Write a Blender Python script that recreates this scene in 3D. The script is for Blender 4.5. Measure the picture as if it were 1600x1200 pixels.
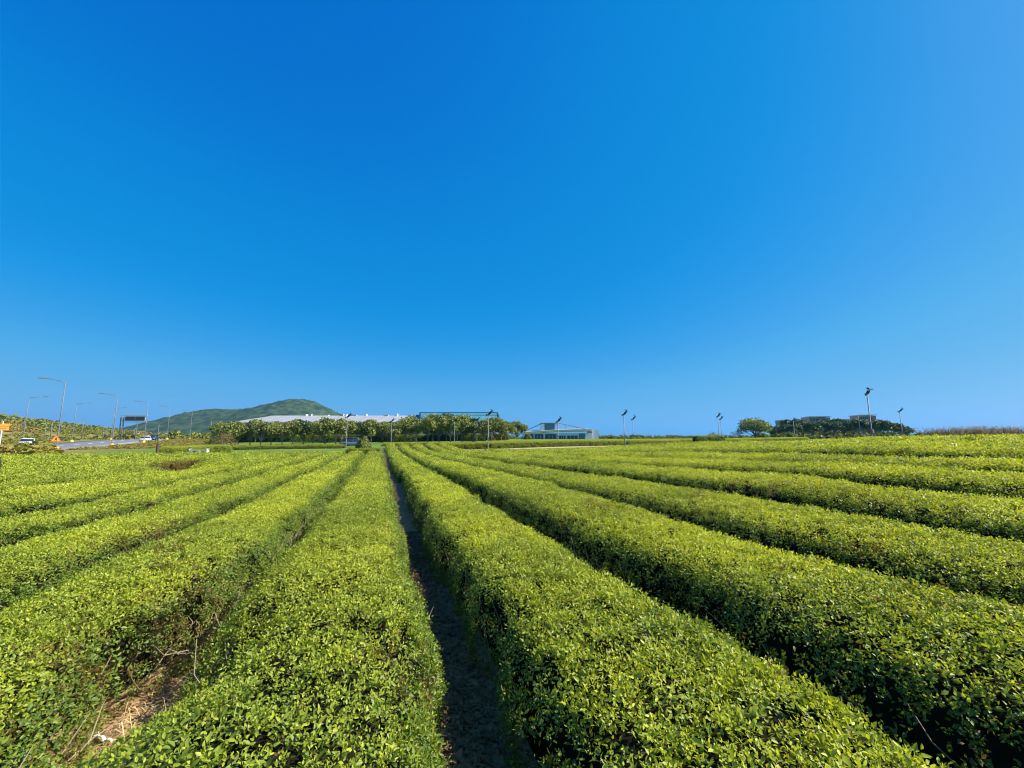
import bpy, math, random
import numpy as np
from mathutils import Vector, Matrix

for _o in list(bpy.data.objects):
    bpy.data.objects.remove(_o)
scene = bpy.context.scene
COL = scene.collection
random.seed(7)
rng = np.random.default_rng(11)

# ------------------------------------------------------------------ camera, sky, sun, exposure
EYE = 2.12
FPX = 640.0                       # focal length in pixels of a 1600 px wide frame
PITCH = math.atan(86 / FPX)
cam_d = bpy.data.cameras.new('camera')
cam_d.sensor_width = 36
cam_d.lens = FPX / 1600 * 36
cam_d.clip_start = 0.05
cam_d.clip_end = 20000
cam = bpy.data.objects.new('camera', cam_d)
COL.objects.link(cam)
cam.location = (0, 0, EYE)
cam.rotation_euler = (math.radians(90) + PITCH, 0, 0)
scene.camera = cam

SUN_EL, SUN_AZ = math.radians(42), math.radians(93)      # azimuth clockwise from +Y
world = bpy.data.worlds.new('World')
scene.world = world
world.use_nodes = True
wn = world.node_tree
wn.nodes.clear()
w_out = wn.nodes.new('ShaderNodeOutputWorld')
w_bg = wn.nodes.new('ShaderNodeBackground')
w_sky = wn.nodes.new('ShaderNodeTexSky')
w_sky.sky_type = 'NISHITA'
w_sky.sun_disc = False
w_sky.sun_elevation = SUN_EL
w_sky.sun_rotation = SUN_AZ
w_sky.air_density = 1.0
w_sky.dust_density = 0.9
w_sky.ozone_density = 2.5
w_hsv = wn.nodes.new('ShaderNodeHueSaturation')
w_hsv.inputs['Saturation'].default_value = 1.2
w_hsv.inputs['Value'].default_value = 1.0
w_bg.inputs['Strength'].default_value = 0.12
# the camera's own strongly saturated rendering of blue: one tone curve per channel for the whole sky
w_in = wn.nodes.new('ShaderNodeVectorMath'); w_in.operation = 'SCALE'; w_in.inputs['Scale'].default_value = .1427
w_cur = wn.nodes.new('ShaderNodeRGBCurve')
for ch, pts in enumerate([
        [(0, 0), (.09, 0), (.16, .006), (.28, .052), (.36, .085), (.5, .13), (.77, .21), (1, .30)],
        [(0, 0), (.17, .175), (.21, .222), (.34, .288), (.5, .358), (.63, .42), (.8, .45), (1, .50)],
        [(0, 0), (.2, .46), (.39, .64), (.45, .675), (.61, .73), (.75, .785), (1, .81)]]):
    c = w_cur.mapping.curves[ch]
    for i, (a, b) in enumerate(pts):
        if i == 0: c.points[0].location = (a, b)
        elif i == len(pts) - 1: c.points[-1].location = (a, b)
        else: c.points.new(a, b)
w_cur.mapping.update()
w_o = wn.nodes.new('ShaderNodeVectorMath'); w_o.operation = 'SCALE'; w_o.inputs['Scale'].default_value = .63 / .1427
wn.links.new(w_sky.outputs[0], w_hsv.inputs['Color'])
wn.links.new(w_hsv.outputs[0], w_in.inputs[0])
w_sp = wn.nodes.new('ShaderNodeSeparateColor'); w_cb = wn.nodes.new('ShaderNodeCombineColor')
w_g = wn.nodes.new('ShaderNodeMath'); w_g.operation = 'MULTIPLY'; w_g.inputs[1].default_value = 1.2
w_mx = wn.nodes.new('ShaderNodeMath'); w_mx.operation = 'SMOOTH_MAX'; w_mx.inputs[2].default_value = .06
wn.links.new(w_in.outputs[0], w_sp.inputs[0])
wn.links.new(w_sp.outputs[1], w_g.inputs[0]); wn.links.new(w_g.outputs[0], w_mx.inputs[0]); wn.links.new(w_sp.outputs[2], w_mx.inputs[1])
wn.links.new(w_sp.outputs[0], w_cb.inputs[0]); wn.links.new(w_sp.outputs[1], w_cb.inputs[1]); wn.links.new(w_mx.outputs[0], w_cb.inputs[2])
wn.links.new(w_cb.outputs[0], w_cur.inputs['Color'])
wn.links.new(w_cur.outputs[0], w_o.inputs[0])
wn.links.new(w_o.outputs[0], w_bg.inputs['Color'])
wn.links.new(w_bg.outputs[0], w_out.inputs['Surface'])

sun_d = bpy.data.lights.new('sun', 'SUN')
sun_d.energy = 5.0
sun_d.angle = math.radians(0.53)
sun_d.color = (1.0, 0.94, 0.84)
sun = bpy.data.objects.new('sun', sun_d)
COL.objects.link(sun)
_sd = Vector((math.sin(SUN_AZ) * math.cos(SUN_EL), math.cos(SUN_AZ) * math.cos(SUN_EL), math.sin(SUN_EL)))
sun.rotation_euler = _sd.to_track_quat('Z', 'Y').to_euler()
sun.location = (40, -10, 60)

scene.view_settings.view_transform = 'Standard'
scene.view_settings.look = 'None'
scene.view_settings.exposure = 0.93
scene.view_settings.gamma = 1.0
scene.view_settings.use_curve_mapping = False
scene.cycles.use_denoising = True
scene.cycles.filter_width = 1.1
scene.cycles.max_bounces = 6
scene.cycles.diffuse_bounces = 3
scene.cycles.glossy_bounces = 2
scene.cycles.transmission_bounces = 4
scene.cycles.transparent_max_bounces = 6

# ------------------------------------------------------------------ terrain
AZR = math.radians(17.4)
CR, SR = math.cos(AZR), math.sin(AZR)

def to_qr(x, y):
    return x * CR + y * SR, -x * SR + y * CR

def to_xy(q, r):
    return q * CR - r * SR, q * SR + r * CR

_fq = np.array([-1000, -1, 0.8, 2.2, 3.9, 5.6, 7.3, 9.0, 10.7, 13, 16.5, 20, 33, 52, 60, 100, 300, 4000.])
_fh = np.array([0, 0, .02, .12, .31, .46, .65, .84, 1.02, 1.16, 1.29, 1.36, 1.45, 1.52, 1.75, 2.1, 2.6, 3.0])
_gy = np.array([-200, 24, 36, 45, 58, 66, 82, 100, 150, 300, 4000.])
_gh = np.array([0, 0, .02, .12, 1.05, 1.12, 1.35, 1.55, 2.0, 2.4, 3.0])

def smooth01(t):
    t = np.clip(t, 0, 1)
    return t * t * (3 - 2 * t)

def height(x, y):
    x = np.asarray(x, float); y = np.asarray(y, float)
    q, r = to_qr(x, y)
    f = sum(np.interp(q + o, _fq, _fh) for o in (-1.2, -.4, .4, 1.2)) / 4
    u = x / np.maximum(y, .5)
    f = f * np.maximum(np.interp(r, [0, 8, 14, 25, 40, 60], [1, 1, .8, .45, .12, .1]), np.interp(u, [.1, .275, .5, .88, 1.25], [.1, .28, .50, .93, 1.]))
    g = sum(np.interp(y + o, _gy, _gh) for o in (-3, -1, 1, 3)) / 4
    a = smooth01((x + 70) / 60)
    w = .45 + .55 * np.maximum(a, smooth01((y - 70) / 60))
    g = g * w
    h = (f ** 4 + g ** 4) ** .25
    h = h + .18 * smooth01((58 - y) / 16) * smooth01((x + 75) / 20)       # the field lies on a slight bench
    t = -(x + 66) * .85 - (y - 60) * .53          # distance beyond the street-lamp line
    h = h + .125 * np.clip(t - 22, 0, 330) * smooth01((t - 22) / 30) * np.exp(-np.clip(y - 260, 0, None) / 500)
    return h

def hz(x, y):
    return float(height(x, y))

def at(px, depth, py=None):
    """a spot on the ground seen at photo column px, depth metres ahead"""
    x = (px - 800) / FPX * depth * math.cos(PITCH)
    return (x, depth)

# ------------------------------------------------------------------ materials
def new_mat(name):
    m = bpy.data.materials.new(name)
    m.use_nodes = True
    return m, m.node_tree, m.node_tree.nodes['Principled BSDF']

def simple(name, col, rough=.6, metal=0., var=.12, scale=6., bump=0., bscale=40.):
    m, nt, p = new_mat(name)
    tc = nt.nodes.new('ShaderNodeTexCoord')
    nz = nt.nodes.new('ShaderNodeTexNoise')
    nz.inputs['Scale'].default_value = scale
    nz.inputs['Detail'].default_value = 5
    nt.links.new(tc.outputs['Object'], nz.inputs['Vector'])
    mx = nt.nodes.new('ShaderNodeMix'); mx.data_type = 'RGBA'
    mx.inputs['A'].default_value = tuple(c * (1 - var) for c in col) + (1,)
    mx.inputs['B'].default_value = tuple(min(1, c * (1 + var)) for c in col) + (1,)
    nt.links.new(nz.outputs['Fac'], mx.inputs['Factor'])
    nt.links.new(mx.outputs['Result'], p.inputs['Base Color'])
    p.inputs['Roughness'].default_value = rough
    p.inputs['Metallic'].default_value = metal
    if bump:
        n2 = nt.nodes.new('ShaderNodeTexNoise'); n2.inputs['Scale'].default_value = bscale
        nt.links.new(tc.outputs['Object'], n2.inputs['Vector'])
        b = nt.nodes.new('ShaderNodeBump'); b.inputs['Strength'].default_value = bump
        nt.links.new(n2.outputs['Fac'], b.inputs['Height'])
        nt.links.new(b.outputs['Normal'], p.inputs['Normal'])
    return m

def leaf_mat(name, young, old, brown=(.16, .085, .03), transl=.3, rough=.42, instancer=True, spec=.5):
    """leaf colour runs from old to young by leaf age and plant tint; a few are dead brown"""
    m, nt, p = new_mat(name)
    N, L = nt.nodes, nt.links
    kind = 'INSTANCER' if instancer else 'GEOMETRY'
    def attr(n, k):
        a = N.new('ShaderNodeAttribute'); a.attribute_name = n; a.attribute_type = k
        return a.outputs['Fac']
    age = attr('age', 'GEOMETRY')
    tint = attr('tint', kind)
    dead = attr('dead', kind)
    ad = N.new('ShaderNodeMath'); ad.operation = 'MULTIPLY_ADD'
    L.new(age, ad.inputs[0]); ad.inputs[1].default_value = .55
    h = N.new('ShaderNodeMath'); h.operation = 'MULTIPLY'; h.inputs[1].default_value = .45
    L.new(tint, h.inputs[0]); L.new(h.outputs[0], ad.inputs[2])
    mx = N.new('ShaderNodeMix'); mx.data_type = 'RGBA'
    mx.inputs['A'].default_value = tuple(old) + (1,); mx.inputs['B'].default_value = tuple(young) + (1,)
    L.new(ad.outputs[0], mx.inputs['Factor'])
    m2 = N.new('ShaderNodeMix'); m2.data_type = 'RGBA'
    L.new(mx.outputs['Result'], m2.inputs['A']); m2.inputs['B'].default_value = tuple(brown) + (1,)
    bl = attr('brown', 'GEOMETRY')
    mxm = N.new('ShaderNodeMath'); mxm.operation = 'MAXIMUM'
    L.new(bl, mxm.inputs[0]); L.new(dead, mxm.inputs[1])
    L.new(mxm.outputs[0], m2.inputs['Factor'])
    L.new(m2.outputs['Result'], p.inputs['Base Color'])
    p.inputs['Roughness'].default_value = rough
    p.inputs['Specular IOR Level'].default_value = spec
    tr = N.new('ShaderNodeBsdfTranslucent')
    g = N.new('ShaderNodeMix'); g.data_type = 'RGBA'; g.blend_type = 'MULTIPLY'; g.inputs['Factor'].default_value = 1
    L.new(m2.outputs['Result'], g.inputs['A']); g.inputs['B'].default_value = (1.5, 1.35, .5, 1)
    L.new(g.outputs['Result'], tr.inputs['Color'])
    ms = N.new('ShaderNodeMixShader'); ms.inputs[0].default_value = transl
    L.new(p.outputs[0], ms.inputs[1]); L.new(tr.outputs[0], ms.inputs[2])
    L.new(ms.outputs[0], N['Material Output'].inputs['Surface'])
    return m

M = {}
M['tea'] = leaf_mat('tea_leaf', (.52, .56, .045), (.10, .17, .026), transl=.36, rough=.45, spec=.35)
M['tree_leaf'] = leaf_mat('tree_leaf', (.31, .335, .075), (.065, .095, .027), transl=.25, rough=.5, instancer=False, spec=.3)
M['dark_leaf'] = leaf_mat('dark_leaf', (.10, .15, .035), (.028, .05, .018), transl=.15, rough=.5, instancer=False, spec=.3)
M['brown_leaf'] = leaf_mat('brown_leaf', (.24, .19, .07), (.10, .085, .03), transl=.2, rough=.6, instancer=False, spec=.2)
M['bush_leaf'] = leaf_mat('bush_leaf', (.36, .34, .04), (.08, .12, .025), brown=(.30, .19, .06), transl=.2, rough=.55, spec=.3)
M['hedge_core'] = simple('hedge_core', (.016, .015, .009), 1., var=.6, scale=14)  # near-black colour stands for the shade between the leaves
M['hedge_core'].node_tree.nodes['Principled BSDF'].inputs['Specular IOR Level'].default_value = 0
M['stem'] = simple('stem_bark', (.30, .23, .15), .85, var=.4, scale=30, bump=.3)
M['bark'] = simple('bark', (.16, .13, .10), .9, var=.35, scale=4, bump=.5, bscale=12)
M['pale_bark'] = simple('pale_bark', (.34, .30, .25), .85, var=.25, scale=4)
M['galv'] = simple('galvanised_steel', (.15, .16, .175), .6, .1, .08, 3)
M['pole_white'] = simple('pole_white_paint', (.66, .67, .66), .5, 0, .08, 2)
M['dark_metal'] = simple('dark_metal', (.035, .04, .045), .45, .3, .2, 8)
M['yellow_paint'] = simple('yellow_paint', (.75, .42, .05), .6, 0, .15, 6)
M['orange_sign'] = simple('orange_sign', (.85, .33, .03), .45, 0, .06, 3)
M['red_sign'] = simple('red_sign', (.62, .06, .03), .45, 0, .06, 3)
M['black_paint'] = simple('black_paint', (.02, .02, .02), .5)
M['white_paint'] = simple('white_paint', (.78, .78, .76), .5, 0, .06, 4)
M['roof_metal'] = simple('roof_metal', (.29, .30, .315), .65, .0, .18, .25)
M['wall_grey'] = simple('wall_grey', (.36, .37, .39), .8, 0, .12, 1.2, .1)
M['wall_pale'] = simple('wall_pale', (.66, .67, .76), .6, 0, .08, .7)
M['brick'] = simple('brick_wall', (.40, .19, .13), .85, 0, .2, 1.5)
M['warm_grey'] = simple('warm_grey_wall', (.36, .30, .25), .85, 0, .15, 1.2, .1)
M['blue_roof'] = simple('blue_roof', (.05, .11, .32), .4, .1, .1, 1)
M['concrete'] = simple('concrete', (.42, .41, .39), .85, 0, .15, 1.5)
M['wood_dark'] = simple('dark_wood', (.075, .055, .04), .85, 0, .3, 5, .3)
M['car_white'] = simple('car_white', (.72, .73, .75), .25, 0, .02, 1)
M['car_navy'] = simple('car_navy', (.02, .035, .075), .22, .2, .05, 1)
M['car_grey'] = simple('car_grey', (.16, .19, .23), .25, .3, .05, 1)
M['tyre'] = simple('tyre_rubber', (.02, .02, .02), .85)
M['lamp_red'] = simple('tail_lamp', (.35, .02, .015), .3)
M['lamp_clear'] = simple('head_lamp', (.7, .72, .74), .15)
M['reed'] = simple('reed', (.22, .19, .08), .8, 0, .35, 3)
M['reed_plume'] = simple('reed_plume', (.36, .26, .15), .9, 0, .25, 3)
M['asphalt'] = simple('asphalt', (.16, .155, .16), .9, 0, .18, .7, .2, 30)

def glass(name, col, rough=.06):
    m, nt, p = new_mat(name)
    p.inputs['Base Color'].default_value = tuple(col) + (1,)
    p.inputs['Roughness'].default_value = rough
    p.inputs['Specular IOR Level'].default_value = .8
    return m
M['glass_dark'] = glass('dark_glass', (.02, .03, .05))
def see_through(name, col, mix):
    m, nt, p = new_mat(name)
    p.inputs['Base Color'].default_value = tuple(col) + (1,); p.inputs['Roughness'].default_value = .1
    t = nt.nodes.new('ShaderNodeBsdfTransparent'); t.inputs[0].default_value = (.93, 1., .98, 1)
    ms = nt.nodes.new('ShaderNodeMixShader'); ms.inputs[0].default_value = mix
    nt.links.new(p.outputs[0], ms.inputs[1]); nt.links.new(t.outputs[0], ms.inputs[2])
    nt.links.new(ms.outputs[0], nt.nodes['Material Output'].inputs['Surface'])
    return m
M['glass_clear'] = see_through('clear_mint_glass', (.60, .85, .80), .78)
M['glass_mint'] = glass('mint_glass', (.50, .68, .66), .15)
M['glass_teal'] = glass('teal_glass', (.05, .14, .14), .1)

# ground: soil in the tea field, lawn, meadow, by a land-cover attribute
def ground_material():
    m, nt, p = new_mat('ground_cover')
    N, L = nt.nodes, nt.links
    geo = N.new('ShaderNodeNewGeometry')
    def noise(sc, det=6):
        n = N.new('ShaderNodeTexNoise'); n.inputs['Scale'].default_value = sc; n.inputs['Detail'].default_value = det
        L.new(geo.outputs['Position'], n.inputs['Vector']); return n.outputs['Fac']
    def ramp(f, stops):
        r = N.new('ShaderNodeValToRGB'); L.new(f, r.inputs[0])
        e = r.color_ramp.elements
        while len(e) < len(stops): e.new(.5)
        for k, (pos, c) in enumerate(stops):
            e[k].position = pos; e[k].color = tuple(c) + (1,)
        return r.outputs[0]
    soil = ramp(noise(9, 8), [(.25, (.13, .075, .035)), (.5, (.33, .20, .10)), (.75, (.48, .31, .16))])
    lawn = ramp(noise(.5, 8), [(.3, (.07, .13, .02)), (.55, (.12, .19, .025)), (.75, (.20, .22, .04))])
    mead = ramp(noise(.16, 9), [(.28, (.08, .10, .025)), (.48, (.19, .18, .04)), (.62, (.25, .18, .07)), (.8, (.13, .16, .03))])
    def at_(n):
        a = N.new('ShaderNodeAttribute'); a.attribute_name = n; return a.outputs['Fac']
    a1 = N.new('ShaderNodeMix'); a1.data_type = 'RGBA'
    L.new(at_('lawn'), a1.inputs['Factor']); L.new(mead, a1.inputs['A']); L.new(lawn, a1.inputs['B'])
    a2 = N.new('ShaderNodeMix'); a2.data_type = 'RGBA'
    L.new(at_('soil'), a2.inputs['Factor']); L.new(a1.outputs['Result'], a2.inputs['A']); L.new(soil, a2.inputs['B'])
    L.new(a2.outputs['Result'], p.inputs['Base Color'])
    p.inputs['Roughness'].default_value = .95
    p.inputs['Specular IOR Level'].default_value = .15
    b = N.new('ShaderNodeBump'); b.inputs['Strength'].default_value = .6; b.inputs['Distance'].default_value = .04
    L.new(noise(28, 8), b.inputs['Height']); L.new(b.outputs['Normal'], p.inputs['Normal'])
    return m
M['ground'] = ground_material()

# ------------------------------------------------------------------ mesh helpers
class MB:
    def __init__(self): self.v = []; self.f = []
    def add(self, vs, fs):
        o = len(self.v); self.v += [tuple(v) for v in vs]; self.f += [tuple(i + o for i in f) for f in fs]; return self
    def box(self, x0, x1, y0, y1, z0, z1):
        vs = [(x0, y0, z0), (x1, y0, z0), (x1, y1, z0), (x0, y1, z0), (x0, y0, z1), (x1, y0, z1), (x1, y1, z1), (x0, y1, z1)]
        return self.add(vs, [(0, 3, 2, 1), (4, 5, 6, 7), (0, 1, 5, 4), (1, 2, 6, 5), (2, 3, 7, 6), (3, 0, 4, 7)])
    def tube(self, pts, rads, n=8, cap=True):
        pts = [Vector(p) for p in pts]
        if not hasattr(rads, '__len__'): rads = [rads] * len(pts)
        base = len(self.v)
        for i, p in enumerate(pts):
            d = (pts[min(i + 1, len(pts) - 1)] - pts[max(i - 1, 0)])
            d = d.normalized() if d.length > 1e-9 else Vector((0, 0, 1))
            u = d.cross(Vector((0, 0, 1)) if abs(d.z) < .9 else Vector((1, 0, 0))).normalized()
            w = d.cross(u)
            for k in range(n):
                a = 2 * math.pi * k / n
                self.v.append(tuple(p + (u * math.cos(a) + w * math.sin(a)) * rads[i]))
        for i in range(len(pts) - 1):
            for k in range(n):
                a, b = base + i * n + k, base + i * n + (k + 1) % n
                self.f.append((a, b, b + n, a + n))
        if cap:
            self.f.append(tuple(base + k for k in range(n))[::-1])
            self.f.append(tuple(base + (len(pts) - 1) * n + k for k in range(n)))
        return self
    def prism(self, poly, y0, y1):
        """polygon in x,z extruded along y"""
        n = len(poly)
        vs = [(x, y0, z) for x, z in poly] + [(x, y1, z) for x, z in poly]
        fs = [tuple(range(n)), tuple(range(2 * n - 1, n - 1, -1))] + [(i, i + n, (i + 1) % n + n, (i + 1) % n) for i in range(n)]
        return self.add(vs, fs)
    def mesh(self, name, mat, smooth=False):
        me = bpy.data.meshes.new(name); me.from_pydata(self.v, [], self.f); me.materials.append(mat)
        if smooth: me.polygons.foreach_set('use_smooth', [True] * len(me.polygons))
        me.update(); return me
    def build(self, name, mat, parent=None, smooth=False):
        return link(name, self.mesh(name, mat, smooth), parent)

def link(name, data, parent=None):
    o = bpy.data.objects.new(name, data); COL.objects.link(o)
    if parent is not None: o.parent = parent
    return o

def tag(o, label, cat, group=None):
    o['label'] = label; o['category'] = cat
    if group: o['group'] = group
    return o

def thing(name, label, cat, loc, rz=0., group=None, scale=1.):
    o = bpy.data.objects.new(name, None); COL.objects.link(o)
    o.location = loc; o.rotation_euler = (0, 0, rz); o.scale = (scale,) * 3
    o.empty_display_size = .2
    return tag(o, label, cat, group)

def structure(o):
    o['kind'] = 'structure'; return o

def stuff(o):
    o['kind'] = 'stuff'; return o

def np_mesh(name, verts, faces, mat, attrs=None, smooth=False):
    """faces: (n,k) int array"""
    me = bpy.data.meshes.new(name)
    verts = np.asarray(verts, np.float32); faces = np.asarray(faces, np.int32)
    n, k = faces.shape
    me.vertices.add(len(verts)); me.vertices.foreach_set('co', verts.ravel())
    me.loops.add(n * k); me.loops.foreach_set('vertex_index', faces.ravel())
    me.polygons.add(n); me.polygons.foreach_set('loop_start', np.arange(0, n * k, k, dtype=np.int32))
    me.polygons.foreach_set('loop_total', np.full(n, k, np.int32))
    me.update(calc_edges=True)
    for a, val in (attrs or {}).items():
        at_ = me.attributes.new(a, 'FLOAT', 'POINT'); at_.data.foreach_set('value', np.asarray(val, np.float32))
    if smooth: me.polygons.foreach_set('use_smooth', np.ones(n, bool))
    me.materials.append(mat); me.validate(); return me

def copy_tree(src, loc, rz, label, scale=None):
    o = src.copy(); COL.objects.link(o); o.location = loc; o.rotation_euler = (0, 0, rz); o['label'] = label
    if scale: o.scale = (scale,) * 3
    for ch in src.children:
        c = ch.copy(); COL.objects.link(c); c.parent = o
        for g in ch.children:
            d = g.copy(); COL.objects.link(d); d.parent = c
    return o

def vnoise(p, seed=0):
    """smooth value noise, p: (...,2)"""
    p = np.asarray(p, float); i = np.floor(p).astype(np.int64); f = p - i; f = f * f * (3 - 2 * f)
    def h(ix, iy):
        n = (ix * 374761393 + iy * 668265263 + seed * 974634777) & 0x7fffffff
        n = ((n ^ (n >> 13)) * 1274126177) & 0x7fffffff
        return ((n ^ (n >> 16)) & 0xffff) / 65535.
    ix, iy = i[..., 0], i[..., 1]; fx, fy = f[..., 0], f[..., 1]
    return (h(ix, iy) * (1 - fx) + h(ix + 1, iy) * fx) * (1 - fy) + (h(ix, iy + 1) * (1 - fx) + h(ix + 1, iy + 1) * fx) * fy

# ------------------------------------------------------------------ foliage by points
def leaf_geo(L, W, fold, droop):
    """one leaf along +x, 8 vertices, folded along the midrib"""
    xs = np.array([0, .36, .72, 1.0]) * L
    ws = np.array([0, .5, .36, 0]) * W
    zm = -droop * (xs / L) ** 2 * L
    v = []
    v.append((xs[0], 0, zm[0]))
    for k in (1, 2):
        v += [(xs[k], 0, zm[k]), (xs[k], ws[k], zm[k] + fold * ws[k]), (xs[k], -ws[k], zm[k] + fold * ws[k])]
    v.append((xs[3], 0, zm[3]))
    f = [(0, 1, 2, 2), (0, 3, 1, 1), (1, 4, 5, 2), (1, 3, 6, 4), (4, 7, 5, 5), (4, 6, 7, 7)]
    tri = []
    for q in f:
        tri.append(q[:3])
        if q[3] != q[2]: tri.append((q[0], q[2], q[3]))
    return np.array(v), np.array(tri)

def rot_axis(v, axis, a):
    c, s = math.cos(a), math.sin(a)
    x, y, z = v[:, 0].copy(), v[:, 1].copy(), v[:, 2].copy()
    if axis == 'z': return np.stack([c * x - s * y, s * x + c * y, z], 1)
    if axis == 'y': return np.stack([c * x + s * z, y, -s * x + c * z], 1)
    return np.stack([x, c * y - s * z, s * y + c * z], 1)

def shoot_mesh(name, seed, mat, n=7, L=.052, young=.55, stem=.05):
    r = np.random.default_rng(seed)
    V, F, A, B = [], [], [], []
    off = 0
    ph = r.uniform(0, 6.28)
    for k in range(n):
        t = k / (n - 1)
        l = L * (1.15 - .55 * t) * r.uniform(.8, 1.25)
        v, f = leaf_geo(l, l * r.uniform(.40, .52), r.uniform(.15, .5), r.uniform(-.05, .3))
        v = rot_axis(v, 'x', r.uniform(-.5, .5))
        v = rot_axis(v, 'y', -(math.radians(4) + math.radians(62) * t ** 1.3 + r.uniform(-.5, .5)))
        ph += 2.4 + r.uniform(-.4, .4)
        v = rot_axis(v, 'z', ph)
        rad = .012 * (1 - t)
        v = v + np.array([math.cos(ph) * rad + r.uniform(-.012, .012), math.sin(ph) * rad + r.uniform(-.012, .012), -.02 + stem * t])
        V.append(v); F.append(f + off); off += len(v)
        a = np.clip(t * (.55 + young) + r.uniform(-.4, .3), 0, 1)
        A.append(np.full(len(v), a)); B.append(np.full(len(v), 1. if r.random() < .015 else 0.))
    return np_mesh(name, np.concatenate(V), np.concatenate(F), mat, {'age': np.concatenate(A), 'brown': np.concatenate(B)})

def proto_collection(name, meshes):
    c = bpy.data.collections.new(name)
    for k, me in enumerate(meshes):
        c.objects.link(bpy.data.objects.new('%s_%02d' % (name, k), me))
    return c

def cluster_mesh(name, seed, mat, m=3):
    """a few neighbouring shoots as one mesh"""
    r = np.random.default_rng(seed); V, F, A, B = [], [], [], []; off = 0
    for j in range(m):
        me = shoot_mesh('tmp', seed * 17 + j, mat, n=5, L=.026, stem=.032)
        n = len(me.vertices); v = np.empty(n * 3, np.float32); me.vertices.foreach_get('co', v); v = v.reshape(-1, 3)
        f = np.empty(len(me.polygons) * 3, np.int32); me.loops.foreach_get('vertex_index', f); f = f.reshape(-1, 3)
        a = np.empty(n, np.float32); me.attributes['age'].data.foreach_get('value', a)
        b = np.empty(n, np.float32); me.attributes['brown'].data.foreach_get('value', b)
        v = rot_axis(rot_axis(v, 'x', r.normal(0, .3)), 'y', r.normal(0, .3))
        an = j * 6.283 / m + r.uniform(-.4, .4)
        v = v + np.array([math.cos(an) * .027, math.sin(an) * .027, r.uniform(-.02, .02)])
        V.append(v); F.append(f + off); off += n
        A.append(np.clip(a + r.normal(0, .12), 0, 1)); B.append(b)
        bpy.data.meshes.remove(me)
    return np_mesh(name, np.concatenate(V), np.concatenate(F), mat, {'age': np.concatenate(A), 'brown': np.concatenate(B)})

SHOOTS = proto_collection('tea_shoot', [cluster_mesh('tea_shoot', 100 + k, M['tea']) for k in range(10)])

def bush_proto(seed, mat, n=260):
    r = np.random.default_rng(seed)
    d = r.normal(size=(n, 3)); d[:, 2] = np.abs(d[:, 2]) * .9; d /= np.linalg.norm(d, axis=1)[:, None]
    lob = 1 + .22 * np.sin(d[:, 0] * 5 + seed) + .2 * np.sin(d[:, 1] * 6 + 2 * seed) + .15 * np.sin(d[:, 2] * 7)
    c = d * (lob * r.uniform(.55, 1, n) * .5)[:, None]
    return leaf_cloud('bush', c, r.uniform(.10, .2, n), mat, r)

def leaf_cloud(name, c, s, mat, r, age=None, up=.3, outd=None):
    """diamond leaf faces (two triangles folded) at the centres c"""
    n = len(c)
    nn = r.normal(size=(n, 3)); nn[:, 2] += up
    if outd is not None: nn += outd
    nn /= np.linalg.norm(nn, axis=1)[:, None]
    t = np.cross(nn, r.normal(size=(n, 3))); t /= np.linalg.norm(t, axis=1)[:, None]
    b = np.cross(nn, t)
    s = np.asarray(s)[:, None]
    v = np.stack([c - t * s, c - b * s * .55 + nn * s * .15, c + t * s, c + b * s * .55 + nn * s * .15], 1).reshape(-1, 3)
    i = np.arange(n)[:, None] * 4
    f = np.concatenate([i + np.array([[0, 1, 2]]), i + np.array([[0, 2, 3]])])
    a = np.repeat(r.uniform(0, 1, n) if age is None else age, 4)
    return np_mesh(name, v, f, mat, {'age': a, 'brown': np.zeros(n * 4), 'tint': a * 0 + .5, 'dead': a * 0})

BUSHES = proto_collection('bush_clump', [bush_proto(k + 3, M['bush_leaf']) for k in range(6)])

_groups = {}
def scatter_group(col):
    if col.name in _groups: return _groups[col.name]
    g = bpy.data.node_groups.new('scatter_' + col.name, 'GeometryNodeTree')
    g.interface.new_socket('Geometry', in_out='INPUT', socket_type='NodeSocketGeometry')
    g.interface.new_socket('Geometry', in_out='OUTPUT', socket_type='NodeSocketGeometry')
    N, L = g.nodes, g.links
    gi = N.new('NodeGroupInput'); go = N.new('NodeGroupOutput')
    ci = N.new('GeometryNodeCollectionInfo'); ci.inputs['Collection'].default_value = col
    ci.inputs['Separate Children'].default_value = True; ci.inputs['Reset Children'].default_value = True
    iop = N.new('GeometryNodeInstanceOnPoints'); iop.inputs['Pick Instance'].default_value = True
    def na(n, t):
        a = N.new('GeometryNodeInputNamedAttribute'); a.data_type = t; a.inputs['Name'].default_value = n
        return a.outputs['Attribute']
    L.new(gi.outputs[0], iop.inputs['Points']); L.new(ci.outputs[0], iop.inputs['Instance'])
    L.new(na('idx', 'INT'), iop.inputs['Instance Index'])
    L.new(na('rot', 'FLOAT_VECTOR'), iop.inputs['Rotation'])
    L.new(na('scl', 'FLOAT_VECTOR'), iop.inputs['Scale'])
    L.new(iop.outputs[0], go.inputs[0])
    _groups[col.name] = g
    return g

def euler_from_dir(d, spin):
    d = d / np.linalg.norm(d, axis=1)[:, None]
    th = np.arccos(np.clip(d[:, 2], -1, 1)); ph = np.arctan2(d[:, 1], d[:, 0])
    ct, st, cp, sp, cs, ss = np.cos(th), np.sin(th), np.cos(ph), np.sin(ph), np.cos(spin), np.sin(spin)
    R00 = cp * ct * cs - sp * ss; R10 = sp * ct * cs + cp * ss; R20 = -st * cs
    R21 = st * ss; R22 = ct
    return np.stack([np.arctan2(R21, R22), -np.arcsin(np.clip(R20, -1, 1)), np.arctan2(R10, R00)], 1)

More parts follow.
